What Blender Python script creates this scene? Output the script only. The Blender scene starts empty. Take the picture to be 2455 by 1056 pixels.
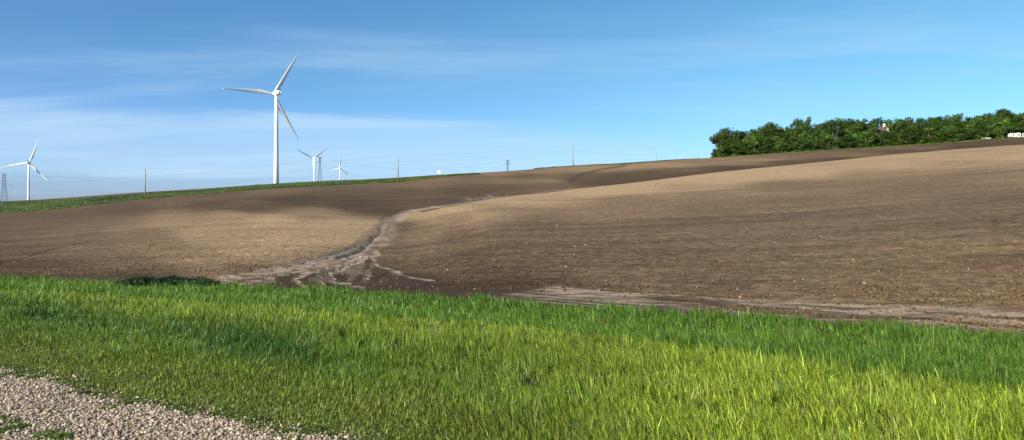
import bpy, math, random
import numpy as np
from mathutils import Vector, Matrix

# ------------------------------------------------------------------ camera, sky, sun, exposure
scene = bpy.context.scene
F = 1773.0          # focal length in photo pixels (photo is 2455 wide)
CX, HOR = 1227.5, 490.0
CAMZ = 1.8
cam_d = bpy.data.cameras.new('camera')
cam_d.sensor_width = 36.0
cam_d.lens = 36.0 * F / 2455.0
cam_d.shift_y = -38.0 / 2455.0
cam_d.clip_start = 0.1
cam_d.clip_end = 30000.0
cam = bpy.data.objects.new('camera', cam_d)
scene.collection.objects.link(cam)
cam.location = (0, 0, CAMZ)
cam.rotation_euler = (math.radians(90), 0, 0)
scene.camera = cam

SUN_EL = math.radians(27)
SUN_AZ = math.radians(-131)      # clockwise from +Y: behind the camera, to the left
to_sun = Vector((math.sin(SUN_AZ) * math.cos(SUN_EL), math.cos(SUN_AZ) * math.cos(SUN_EL), math.sin(SUN_EL)))
sd = bpy.data.lights.new('sun', 'SUN')
sd.energy = 5.0
sd.angle = math.radians(0.5)
sd.color = (1.0, 0.925, 0.78)
sun = bpy.data.objects.new('sun', sd)
scene.collection.objects.link(sun)
sun.location = to_sun * 100
sun.rotation_euler = to_sun.to_track_quat('Z', 'Y').to_euler()

world = bpy.data.worlds.new('World')
scene.world = world
world.use_nodes = True
wt = world.node_tree
wt.nodes.clear()
scene.view_settings.view_transform = 'Standard'
scene.view_settings.look = 'None'
scene.view_settings.exposure = 0.6
scene.view_settings.gamma = 1.0


class NT:
    """tiny helper for wiring node trees"""
    def __init__(s, tree):
        s.t = tree

    def n(s, typ, inp=None, **props):
        nd = s.t.nodes.new(typ)
        for k, v in props.items():
            setattr(nd, k, v)
        for k, v in (inp or {}).items():
            sock = nd.inputs[k]
            if isinstance(v, bpy.types.NodeSocket):
                s.t.links.new(v, sock)
            else:
                sock.default_value = v
        return nd

    def math(s, op, a, b=0.0, clamp=False):
        nd = s.n('ShaderNodeMath', {0: a, 1: b}, operation=op)
        nd.use_clamp = clamp
        return nd.outputs[0]

    def mix(s, f, a, b, blend='MIX'):
        nd = s.n('ShaderNodeMix', None, data_type='RGBA', blend_type=blend)
        for i, v in ((0, f), (6, a), (7, b)):
            if isinstance(v, bpy.types.NodeSocket):
                s.t.links.new(v, nd.inputs[i])
            else:
                nd.inputs[i].default_value = v if i == 0 else (tuple(v) + (1,) if len(v) == 3 else v)
        return nd.outputs[2]

    def rng(s, v, a, b, c=0.0, d=1.0, smooth=True):
        nd = s.n('ShaderNodeMapRange', {0: v, 1: a, 2: b, 3: c, 4: d})
        if smooth:
            nd.interpolation_type = 'SMOOTHSTEP'
        return nd.outputs[0]

    def noise(s, vec, scale, detail=4, rough=0.55, dist=0.0):
        return s.n('ShaderNodeTexNoise', {'Vector': vec, 'Scale': scale, 'Detail': detail, 'Roughness': rough, 'Distortion': dist}).outputs[0]

    def mapping(s, vec, scale=(1, 1, 1), rot=(0, 0, 0), loc=(0, 0, 0)):
        return s.n('ShaderNodeMapping', {'Vector': vec, 'Scale': scale, 'Rotation': rot, 'Location': loc}).outputs[0]


# --- world: physical sky with thin cirrus
w = NT(wt)
sky = w.n('ShaderNodeTexSky', sky_type='NISHITA')
sky.sun_disc = False
sky.sun_elevation = SUN_EL
sky.sun_rotation = SUN_AZ
sky.altitude = 300
sky.air_density = 1.0
sky.dust_density = 0.6
sky.ozone_density = 2.5
geo = w.n('ShaderNodeTexCoord').outputs['Generated']
sep = w.n('ShaderNodeSeparateXYZ', {0: geo})
elev = sep.outputs[2]
# thin high cloud seen as a flat sheet: direction / height
zz = w.math('MAXIMUM', w.math('ADD', elev, 0.10), 0.02)
px_ = w.math('DIVIDE', sep.outputs[0], zz)
py_ = w.math('DIVIDE', sep.outputs[1], zz)
cv = w.n('ShaderNodeCombineXYZ', {0: px_, 1: py_, 2: 0.0}).outputs[0]
c1 = w.noise(w.mapping(cv, (0.45, 1.25, 1), (0, 0, math.radians(-14)), (3.1, 1.7, 0)), 0.8, 7, 0.58, 0.7)
c2 = w.noise(w.mapping(cv, (0.22, 0.5, 1), (0, 0, math.radians(10)), (8.0, 4.0, 0)), 0.8, 3, 0.5, 0.3)
wisp = w.math('MULTIPLY', w.rng(c1, 0.42, 0.74), w.rng(c2, 0.34, 0.62))
az = w.math('DIVIDE', sep.outputs[0], w.math('MAXIMUM', sep.outputs[1], 0.05))
# a broad pale veil low over the left and middle of the horizon, its top edge sinking to the right
wob = w.math('MULTIPLY', w.math('SUBTRACT', c1, 0.5), 0.07)
toplim = w.math('ADD', w.math('SUBTRACT', 0.112, w.math('MULTIPLY', w.math('MAXIMUM', w.math('ADD', az, 0.15), 0.0), 0.10)), wob)
up_ = w.rng(w.math('SUBTRACT', elev, toplim), -0.012, 0.016, 1, 0)
dn_ = w.rng(w.math('ADD', elev, w.math('MULTIPLY', wob, 0.2)), w.math('SUBTRACT', 0.030, 0.0), 0.040, 0.0, 1.0)
dn_ = w.math('MAXIMUM', dn_, w.rng(az, -0.38, -0.1))
veil = w.math('MULTIPLY', w.math('MULTIPLY', up_, dn_), w.rng(az, 0.42, 0.12, 0.1, 1.0))
cl = w.math('ADD', w.math('MULTIPLY', wisp, 0.42), w.math('MULTIPLY', veil, 0.42), clamp=True)
tint = w.mix(w.rng(elev, 0.0, 0.20), (1.02, 1.29, 1.95), (0.84, 1.25, 1.44))
skyc = w.mix(1.0, sky.outputs[0], tint, 'MULTIPLY')
skyc = w.mix(w.rng(az, -0.75, 0.75), w.mix(1.0, skyc, (0.86, 0.92, 1.08), 'MULTIPLY'), w.mix(1.0, skyc, (0.92, 1.06, 1.0), 'MULTIPLY'))
skyc = w.mix(cl, skyc, (5.9, 8.3, 10.4))
bg = w.n('ShaderNodeBackground', {0: skyc, 1: 0.062})
w.n('ShaderNodeOutputWorld', {0: bg.outputs[0]})

rng = np.random.default_rng(7)
random.seed(7)
COL = scene.collection


# ------------------------------------------------------------------ object helpers
def tag(o, label=None, cat=None, group=None, kind=None):
    if label: o['label'] = label
    if cat: o['category'] = cat
    if group: o['group'] = group
    if kind: o['kind'] = kind
    return o


def empty(name, loc, rz=0.0):
    o = bpy.data.objects.new(name, None)
    o.empty_display_size = 0.5
    COL.objects.link(o)
    o.location = loc
    o.rotation_euler = (0, 0, rz)
    return o


def mesh_np(name, V, polys, mat=None, parent=None, smooth=False, attrs=None):
    """polys: list of int arrays (n,k)"""
    me = bpy.data.meshes.new(name)
    V = np.asarray(V, dtype=np.float32)
    me.vertices.add(len(V))
    me.vertices.foreach_set('co', V.ravel())
    idx = np.concatenate([p.ravel() for p in polys]).astype(np.int32)
    ls = []
    st = 0
    for p in polys:
        n, k = p.shape
        ls.append(st + np.arange(n) * k)
        st += n * k
    ls = np.concatenate(ls).astype(np.int32)
    me.loops.add(len(idx))
    me.loops.foreach_set('vertex_index', idx)
    me.polygons.add(len(ls))
    me.polygons.foreach_set('loop_start', ls)
    if smooth:
        me.polygons.foreach_set('use_smooth', np.ones(len(ls), dtype=bool))
    for an, av in (attrs or {}).items():
        av = np.asarray(av, dtype=np.float32)
        if av.ndim == 1:
            at = me.attributes.new(an, 'FLOAT', 'POINT')
            at.data.foreach_set('value', av)
        else:
            if av.shape[1] == 3:
                av = np.concatenate([av, np.ones((len(av), 1), np.float32)], 1)
            at = me.attributes.new(an, 'FLOAT_COLOR', 'POINT')
            at.data.foreach_set('color', av.ravel())
    me.update(calc_edges=True)
    if mat: me.materials.append(mat)
    o = bpy.data.objects.new(name, me)
    COL.objects.link(o)
    if parent: o.parent = parent
    return o


class MB:
    """collects simple solids, builds one mesh"""
    def __init__(s):
        s.v = []; s.f = []

    def add(s, vs, fs):
        b = len(s.v)
        s.v += [tuple(p) for p in vs]
        s.f += [tuple(i + b for i in f) for f in fs]

    def box(s, c, d, rz=0.0):
        cr, sr = math.cos(rz), math.sin(rz)
        vs = []
        for z in (-1, 1):
            for x, y in ((-1, -1), (1, -1), (1, 1), (-1, 1)):
                X, Y = x * d[0] / 2, y * d[1] / 2
                vs.append((c[0] + X * cr - Y * sr, c[1] + X * sr + Y * cr, c[2] + z * d[2] / 2))
        s.add(vs, [(3, 2, 1, 0), (4, 5, 6, 7), (0, 1, 5, 4), (1, 2, 6, 5), (2, 3, 7, 6), (3, 0, 4, 7)])

    def tube(s, pts, rads, n=8, cap=True):
        pts = [Vector(p) for p in pts]
        rings = []
        for i, p in enumerate(pts):
            d = (pts[min(i + 1, len(pts) - 1)] - pts[max(i - 1, 0)]).normalized()
            a = d.cross(Vector((0, 0, 1)))
            if a.length < 1e-3: a = d.cross(Vector((0, 1, 0)))
            a.normalize(); b = d.cross(a)
            r = rads[i] if hasattr(rads, '__len__') else rads
            rings.append([p + (a * math.cos(2 * math.pi * k / n) + b * math.sin(2 * math.pi * k / n)) * r for k in range(n)])
        vs = [q for r in rings for q in r]
        fs = []
        for i in range(len(pts) - 1):
            for k in range(n):
                k2 = (k + 1) % n
                fs.append((i * n + k, i * n + k2, (i + 1) * n + k2, (i + 1) * n + k))
        if cap:
            fs.append(tuple(range(n))[::-1])
            fs.append(tuple((len(pts) - 1) * n + k for k in range(n)))
        s.add(vs, fs)

    def build(s, name, mat, parent=None, smooth=False, loc=None):
        me = bpy.data.meshes.new(name)
        me.from_pydata(s.v, [], s.f)
        me.update()
        if smooth:
            me.polygons.foreach_set('use_smooth', [True] * len(me.polygons))
        me.materials.append(mat)
        o = bpy.data.objects.new(name, me)
        COL.objects.link(o)
        if parent: o.parent = parent
        if loc is not None: o.location = loc
        return o


def material(name, color, rough=0.6, metal=0.0, noise_amt=0.0, noise_scale=3.0, bump=0.0, spec=0.5):
    m = bpy.data.materials.new(name)
    m.use_nodes = True
    t = NT(m.node_tree)
    m.node_tree.nodes.clear()
    co = t.n('ShaderNodeTexCoord').outputs['Object']
    nz = t.noise(co, noise_scale, 5)
    c = t.mix(nz, [x * (1 - noise_amt) for x in color], [min(1, x * (1 + noise_amt)) for x in color])
    b = t.n('ShaderNodeBsdfPrincipled', {'Base Color': c, 'Roughness': rough, 'Metallic': metal, 'Specular IOR Level': spec})
    if bump:
        bp = t.n('ShaderNodeBump', {'Height': nz, 'Strength': bump})
        m.node_tree.links.new(bp.outputs[0], b.inputs['Normal'])
    t.n('ShaderNodeOutputMaterial', {0: b.outputs[0]})
    return m


def leaf_material(name, attr='col', transl=0.35, rough=0.5, rand=0.0, spec=0.25):
    m = bpy.data.materials.new(name)
    m.use_nodes = True
    t = NT(m.node_tree)
    m.node_tree.nodes.clear()
    a = t.n('ShaderNodeAttribute', attribute_name=attr)
    c = a.outputs['Color']
    if rand:
        oi = t.n('ShaderNodeObjectInfo').outputs['Random']
        hs = t.n('ShaderNodeHueSaturation', {'Hue': t.rng(oi, 0, 1, 0.5 - 0.02 * rand, 0.5 + 0.012 * rand, False),
                                             'Saturation': 1.0,
                                             'Value': t.rng(t.math('FRACT', t.math('MULTIPLY', oi, 7.31)), 0, 1, 1 - 0.35 * rand, 1 + 0.35 * rand, False),
                                             'Color': c})
        c = hs.outputs[0]
    b = t.n('ShaderNodeBsdfPrincipled', {'Base Color': c, 'Roughness': rough, 'Specular IOR Level': spec})
    tr = t.n('ShaderNodeBsdfTranslucent', {'Color': t.mix(1.0, c, (1.25, 1.2, 0.5), 'MULTIPLY')})
    mx = t.n('ShaderNodeMixShader', {0: transl, 1: b.outputs[0], 2: tr.outputs[0]})
    t.n('ShaderNodeOutputMaterial', {0: mx.outputs[0]})
    return m


# ------------------------------------------------------------------ terrain function
NX, NY = 0.501, 0.8654           # normal of the road (t axis)
SX, SY = 0.8654, -0.501          # along the road (s axis, to the right and nearer)
T_ROAD, T_FIELD, T_CREST = 4.36, 18.0, 11.0


def smooth01(x):
    x = np.clip(x, 0, 1)
    return x * x * (3 - 2 * x)


def vnoise(x, y, seed=0):
    """cheap smooth value noise, vectorised, range 0..1"""
    x = np.asarray(x, float); y = np.asarray(y, float)
    xi = np.floor(x).astype(np.int64); yi = np.floor(y).astype(np.int64)
    fx = smooth01(x - xi); fy = smooth01(y - yi)

    def h(a, b):
        n = (a * 374761393 + b * 668265263 + seed * 974711) & 0x7fffffff
        n = ((n ^ (n >> 13)) * 1274126177) & 0x7fffffff
        return ((n ^ (n >> 16)) & 0xffff) / 65535.0
    return (h(xi, yi) * (1 - fx) + h(xi + 1, yi) * fx) * (1 - fy) + (h(xi, yi + 1) * (1 - fx) + h(xi + 1, yi + 1) * fx) * fy


def fbm(x, y, seed=0, oct=4):
    v = 0; a = 0.5; tot = 0
    for i in range(oct):
        v = v + a * vnoise(x * 2 ** i, y * 2 ** i, seed + i * 17)
        tot += a; a *= 0.5
    return v / tot


# boundary grass/field: image row by column
BR = np.array([(-400, 652), (0, 664), (100, 669), (200, 673), (330, 677), (420, 682), (480, 687), (560, 683), (700, 687), (850, 696), (1000, 703),
               (1200, 715), (1340, 724), (1450, 733), (1700, 745), (1800, 752), (2050, 765), (2250, 772), (2380, 784), (2455, 788), (2900, 830)], float)

# knot table: px : [(Y, z)...]  k1..k11
KT = {
    -400: [(60, -1.6), (90, -1.6), (130, -1.6), (170, -1.5), (230, -1.9), (265, 1.4), (320, 1.9), (500, -2), (1200, -12), (2500, -18), (12000, -40)],
    0:    [(48, -1.6), (70, -1.5), (105, -1.35), (160, -1.25), (230, -1.05), (262, 2.24), (330, 3.1), (500, 0.5), (1200, -11), (2500, -14), (12000, -30)],
    348:  [(42, -1.1), (65, -0.7), (100, -0.1), (155, 1.0), (235, 3.4), (262, 5.2), (310, 6.8), (500, 4), (1200, -1), (2500, 0), (12000, -10)],
    662:  [(38, -0.8), (60, -0.3), (95, 0.9), (150, 3.0), (240, 6.9), (265, 8.3), (295, 9.6), (590, 9), (1200, 9), (2500, 12), (12000, 0)],
    950:  [(36, -0.9), (55, -0.6), (85, 0.4), (140, 2.6), (245, 9.0), (275, 11.2), (300, 12.5), (590, 12), (1200, 17), (2500, 22), (12000, 0)],
    1100: [(36, -0.5), (60, 0.3), (88, 1.75), (115, 1.9), (245, 11.0), (275, 12.8), (300, 14.0), (590, 12), (1200, 18), (2500, 22), (12000, 0)],
    1200: [(38, -0.1), (65, 1.15), (105, 2.75), (145, 3.1), (240, 10.4), (275, 13.3), (300, 14.9), (590, 13), (1200, 19), (2500, 22), (12000, 0)],
    1370: [(38, 0.0), (75, 1.6), (130, 4.4), (180, 5.4), (250, 11.4), (290, 15.4), (325, 18.3), (590, 14), (1200, 19), (2500, 22), (12000, 0)],
    1500: [(38, 0.1), (85, 2.5), (150, 5.95), (205, 7.2), (270, 13.3), (310, 18.0), (340, 20.3), (590, 17), (1200, 19), (2500, 22), (12000, 0)],
    1700: [(40, 0.4), (100, 3.9), (180, 9.3), (235, 11.4), (285, 16.7), (320, 21.1), (345, 23.2), (590, 22), (1200, 19), (2500, 22), (12000, 0)],
    1950: [(40, 0.7), (110, 5.3), (205, 13.3), (262, 16.2), (300, 20.7), (325, 24.2), (350, 26.6), (590, 27), (1200, 20), (2500, 22), (12000, 0)],
    2200: [(40, 1.1), (120, 7.4), (230, 17.9), (280, 21.0), (305, 24.3), (330, 27.7), (350, 29.8), (590, 34), (1200, 24), (2500, 22), (12000, 0)],
    2455: [(40, 1.6), (130, 9.8), (255, 22.4), (290, 25.0), (310, 27.9), (335, 31.2), (350, 33.3), (590, 38), (1200, 28), (2500, 22), (12000, 0)],
    2900: [(42, 2.4), (130, 12.2), (275, 28), (305, 30.5), (320, 33), (340, 36), (355, 38), (590, 42), (1200, 30), (2500, 22), (12000, 0)],
}
KP = np.array(sorted(KT))
KA = np.array([KT[k] for k in KP], float)      # (ncol, nk, 2)


def pchip_cols(p):
    """knots for an array of columns p: cubic-hermite across columns -> (n,nk+1,2)"""
    p = np.clip(p, KP[0], KP[-1])
    out = np.zeros(p.shape + (KA.shape[1] + 1, 2))
    i = np.clip(np.searchsorted(KP, p, 'right') - 1, 0, len(KP) - 2)
    x0 = KP[i]; x1 = KP[i + 1]; h = (x1 - x0)
    tt = ((p - x0) / h)[..., None, None]
    sl = (KA[1:] - KA[:-1]) / (KP[1:] - KP[:-1])[:, None, None]
    m = np.zeros_like(KA)
    a, b = sl[:-1], sl[1:]
    m[1:-1] = np.where(a * b > 0, 2 * a * b / np.where(a + b == 0, 1, a + b), (a + b) * 0.25)
    m[0] = sl[0]; m[-1] = sl[-1]
    H = h[..., None, None]
    h00 = 2 * tt**3 - 3 * tt**2 + 1; h10 = tt**3 - 2 * tt**2 + tt; h01 = -2 * tt**3 + 3 * tt**2; h11 = tt**3 - tt**2
    out[..., 1:, :] = h00 * KA[i] + h10 * H * m[i] + h01 * KA[i + 1] + h11 * H * m[i + 1]
    yb = T_FIELD / (NY + NX * (p - CX) / F)
    out[..., 0, 0] = yb
    br = np.interp(p, BR[:, 0], BR[:, 1])
    out[..., 0, 1] = CAMZ - yb * (br - HOR) / F
    return out


def z_field(p, Y):
    K = pchip_cols(p)
    ky, kz = K[..., 0], K[..., 1]
    nk = ky.shape[-1]
    d = (kz[..., 1:] - kz[..., :-1]) / (ky[..., 1:] - ky[..., :-1])
    a, b = d[..., :-1], d[..., 1:]
    m = np.zeros_like(kz)
    m[..., 1:-1] = np.where(a * b > 0, 2 * a * b / np.where(a + b == 0, 1, a + b), 0)
    m[..., 0] = d[..., 0] * 0.6; m[..., -1] = d[..., -1]
    Yc = np.clip(Y, ky[..., 0], ky[..., -1])
    j = np.clip((Yc[..., None] >= ky).sum(-1) - 1, 0, nk - 2)
    tk = lambda A, q: np.take_along_axis(A, q[..., None], -1)[..., 0]
    y0, y1, z0, z1, m0, m1 = tk(ky, j), tk(ky, j + 1), tk(kz, j), tk(kz, j + 1), tk(m, j), tk(m, j + 1)
    h = y1 - y0; t = (Yc - y0) / h
    return (2 * t**3 - 3 * t**2 + 1) * z0 + (t**3 - 2 * t**2 + t) * h * m0 + (-2 * t**3 + 3 * t**2) * z1 + (t**3 - t**2) * h * m1


# eroded channel (photo columns/rows of its course), used for carving and for the pale silt in it
CH = np.array([(430, 690), (520, 672), (620, 655), (720, 638), (800, 620), (862, 602), (900, 578), (925, 552), (938, 530), (965, 514), (1010, 502),
               (1060, 495), (1130, 486), (1200, 478), (1290, 464), (1380, 450)], float)
CW = np.array([5, 9, 12, 14, 14, 16, 18, 16, 12, 8, 4, 3, 3, 3, 2, 2], float)    # half width in rows
BANK = np.array([(800, 612), (840, 601), (868, 590), (885, 573), (905, 556), (915, 538)], float)   # steep left bank


def poly_dist(px, row, P, ax=1.0):
    """signed distance to polyline (positive to its right), and the parameter"""
    best = np.full(px.shape, 1e9); sign = np.ones(px.shape); par = np.zeros(px.shape)
    for i in range(len(P) - 1):
        a, b = P[i] * (ax, 1), P[i + 1] * (ax, 1)
        d = b - a; L2 = (d ** 2).sum()
        u = np.clip(((px * ax - a[0]) * d[0] + (row - a[1]) * d[1]) / L2, 0, 1)
        qx = px * ax - (a[0] + u * d[0]); qy = row - (a[1] + u * d[1])
        dd = np.hypot(qx, qy)
        k = dd < best
        best = np.where(k, dd, best); par = np.where(k, i + u, par)
        sign = np.where(k, np.sign(d[0] * qy - d[1] * qx), sign)
    return best, sign, par


def ground_z(X, Y, carve=True):
    X = np.asarray(X, float); Y = np.asarray(Y, float)
    t = NX * X + NY * Y; s = SX * X + SY * Y
    # road and verge: gentle shoulder, crest of the near slope, then the ditch
    Ysafe = np.maximum(Y, 1.0)
    p = np.where(Y > 1.0, CX + F * X / Ysafe, np.where(X < 0, -400, 2900))
    p = np.clip(p, -400, 2900)
    # height of the field edge as function of s
    pb = np.linspace(-400, 2900, 120)
    yb = T_FIELD / (NY + NX * (pb - CX) / F); xb = (pb - CX) / F * yb
    sb = SX * xb + SY * yb
    zb_ = CAMZ - yb * (np.interp(pb, BR[:, 0], BR[:, 1]) - HOR) / F
    zb = np.interp(s, sb, zb_)
    g = np.interp(t, [T_ROAD, 6.0, 8.0, 10.0, T_CREST, 12.2, 14, 16, T_FIELD], [0, .07, .20, .36, .46, .66, .88, .96, 1.0])
    zv = zb * g
    zv = np.where(t < -3.5, -0.5 * smooth01((-3.5 - t) / 6.0), zv)
    yc = np.maximum(Y, T_FIELD / (NY + NX * (p - CX) / F) * 1.0)
    zf = z_field(p, yc)
    k = smooth01((t - T_FIELD) / 3.0)
    # inside the frame both agree at the edge; use the field surface straight away there
    z = np.where(t <= T_FIELD, zv, zb * (1 - k) + zf * k)
    if carve:
        row = HOR + F * (CAMZ - z) / Ysafe
        m = (t > T_FIELD) & (Y > 15) & (Y < 140) & (p > 380) & (p < 1400)
        if m.any():
            pm, rm = p[m], row[m]
            d, sg, par = poly_dist(pm, rm, CH, 0.5)
            wv = np.interp(par, np.arange(len(CW)), CW)
            cut = 0.16 * (1 - smooth01((d - wv * 0.4) / (wv * 0.9)))
            d2, sg2, par2 = poly_dist(pm, rm, BANK, 0.6)
            dd = d2 * sg2
            jag = (fbm(pm / 11.0, rm / 6.0, 3) - 0.5) * 11
            bank = 0.18 * smooth01((dd + jag * 0.8 + 0.5) / 1.0) * (1 - smooth01((dd - 0.5) / 7.0)) * (0.6 + 0.6 * fbm(pm / 40.0, rm / 20.0, 88)) * smooth01((par2 + 0.02) * 4) * smooth01((5.0 - par2) * 2)
            z = z.copy()
            z[m] -= cut + np.where(sg2 > -2, bank, 0)
    # soft, very small swells everywhere on the field
    z = z + np.where(t > T_FIELD, 0.10 * (fbm(X / 9.0, Y / 9.0, 5) - 0.5) * smooth01((t - T_FIELD) / 12), 0)
    return z


def gz(x, y):
    return float(ground_z(np.array([x]), np.array([y]))[0])


def hit(px, row, y0=3.0, y1=900.0):
    """ground point seen at a photo pixel (first intersection)"""
    Y = np.geomspace(y0, y1, 4000)
    X = (px - CX) / F * Y
    zr = CAMZ - Y * (row - HOR) / F
    zg = ground_z(X, Y)
    k = np.argmax(zg >= zr)
    if zg[k] < zr[k]: k = len(Y) - 1
    return Vector((float(X[k]), float(Y[k]), float(zg[k])))


def at(px, row, Y):
    return Vector(((px - CX) / F * Y, Y, CAMZ - Y * (row - HOR) / F))


# ------------------------------------------------------------------ soil maps (kinds of soil; the dryness map also has slope light and shade painted in)
DS = np.array([
    (650, 530, .92), (800, 540, .95), (500, 560, .8), (700, 580, .92), (350, 590, .55), (600, 600, .8), (300, 560, .5), (880, 545, .9), (420, 530, .65), (560, 518, .7), (760, 515, .65),
    (300, 500, .18), (500, 490, .12), (700, 480, .08), (850, 490, .1), (900, 503, .15), (935, 545, .25), (600, 500, .2), (150, 515, .25),
    (50, 540, .3), (50, 600, .28), (100, 645, .25), (300, 640, .4), (500, 625, .6), (600, 640, .5), (200, 560, .38), (200, 600, .4), (750, 615, .7), (0, 660, .15), (300, 668, .15),
    (400, 480, .28), (662, 458, .35), (850, 455, .25), (1000, 442, .35), (1100, 432, .4), (850, 440, .4), (500, 470, .25),
    (1200, 418, .55), (1300, 412, .6), (1100, 424, .35), (1250, 423, .25), (1400, 422, .25), (1200, 432, .5), (1320, 434, .55), (1200, 448, .25), (1300, 446, .3), (1000, 465, .2), (1100, 460, .22), (1150, 470, .25), (1000, 485, .18),
    (1400, 408, .65), (1500, 402, .6), (1600, 398, .65), (1380, 432, .15), (1450, 436, .15),
    (1500, 425, .12), (1600, 415, .12), (1620, 408, .25), (1750, 404, .1), (1750, 390, .55), (1800, 384, .6), (1900, 390, .15), (1900, 378, .4), (2000, 382, .12), (2000, 372, .35), (2200, 364, .15), (2200, 355, .3), (2400, 345, .12), (2400, 336, .15), (2300, 352, .12),
    (1250, 478, .9), (1100, 500, .8), (1000, 515, .75), (1400, 460, .95), (1500, 448, 1), (1700, 430, 1.0), (1900, 412, .95), (2100, 393, .85), (2300, 377, .85), (2440, 366, .8), (2300, 395, .7), (2100, 420, .6), (1650, 450, .8),
    (1100, 530, .5), (1200, 510, .6), (1300, 530, .4), (1500, 485, .5), (1500, 520, 0.45), (1700, 470, .5), (1700, 505, 0.40), (1900, 450, .5), (1900, 490, 0.42), (2200, 450, .45), (2400, 420, .55), (2400, 470, .4), (2300, 520, 0.42), (2100, 540, 0.42),
    (1100, 570, .35), (1000, 560, .45), (1000, 600, .38), (1500, 600, 0.40), (1900, 600, 0.42), (2300, 600, 0.46), (1500, 660, 0.46), (2000, 660, 0.50), (2400, 680, 0.52), (1100, 650, .32), (1050, 620, .32), (1300, 620, 0.40),
    (1000, 692, .0), (1200, 705, .0), (900, 680, .0), (760, 680, .05), (1350, 712, .1), (600, 684, .1)], float)


CR = np.array([(-600, 700), (430, 690), (620, 655), (800, 617), (875, 592), (905, 565), (925, 545), (940, 524), (1000, 509), (1060, 498), (1200, 475), (1370, 456), (1500, 441), (1700, 416), (1820, 401), (1950, 390), (2080, 379), (2250, 363), (2455, 346), (3100, 300)], float)
DSIDE = DS[:, 1] < np.interp(DS[:, 0], CR[:, 0], CR[:, 1])      # True: beyond the channel / behind the near hill


def soil_dry_shade(px, row, Y=None):  # soil dryness together with sunlit and shaded slopes, put into the colour
    out = np.empty(px.shape)
    n = len(px)
    far_all = row < np.interp(px, CR[:, 0], CR[:, 1]) + (fbm(px / 6.0, row / 3.0, 55) - .5) * 3
    if Y is not None:
        K = pchip_cols(px)
        far_all = np.where(px > 1010, Y > K[..., 3, 0], far_all)
    for a in range(0, n, 20000):
        p = px[a:a + 20000, None]; r = row[a:a + 20000, None]; fr = far_all[a:a + 20000, None]
        sc = np.clip((r - 330) / 180.0, 0.25, 1.0)
        sw = np.clip((DS[:, 1] - 330) / 180.0, 0.25, 1.0)
        d2 = ((p - DS[:, 0]) / 75.0) ** 2 + ((r - DS[:, 1]) / (17.0 * np.minimum(sc, sw) + 0.001)) ** 2 + 0.12
        wgt = 1.0 / d2 ** 1.8 * np.where(fr == DSIDE[None, :], 1.0, 0.002)
        out[a:a + 20000] = (wgt * DS[:, 2]).sum(1) / wgt.sum(1)
    return out


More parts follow.
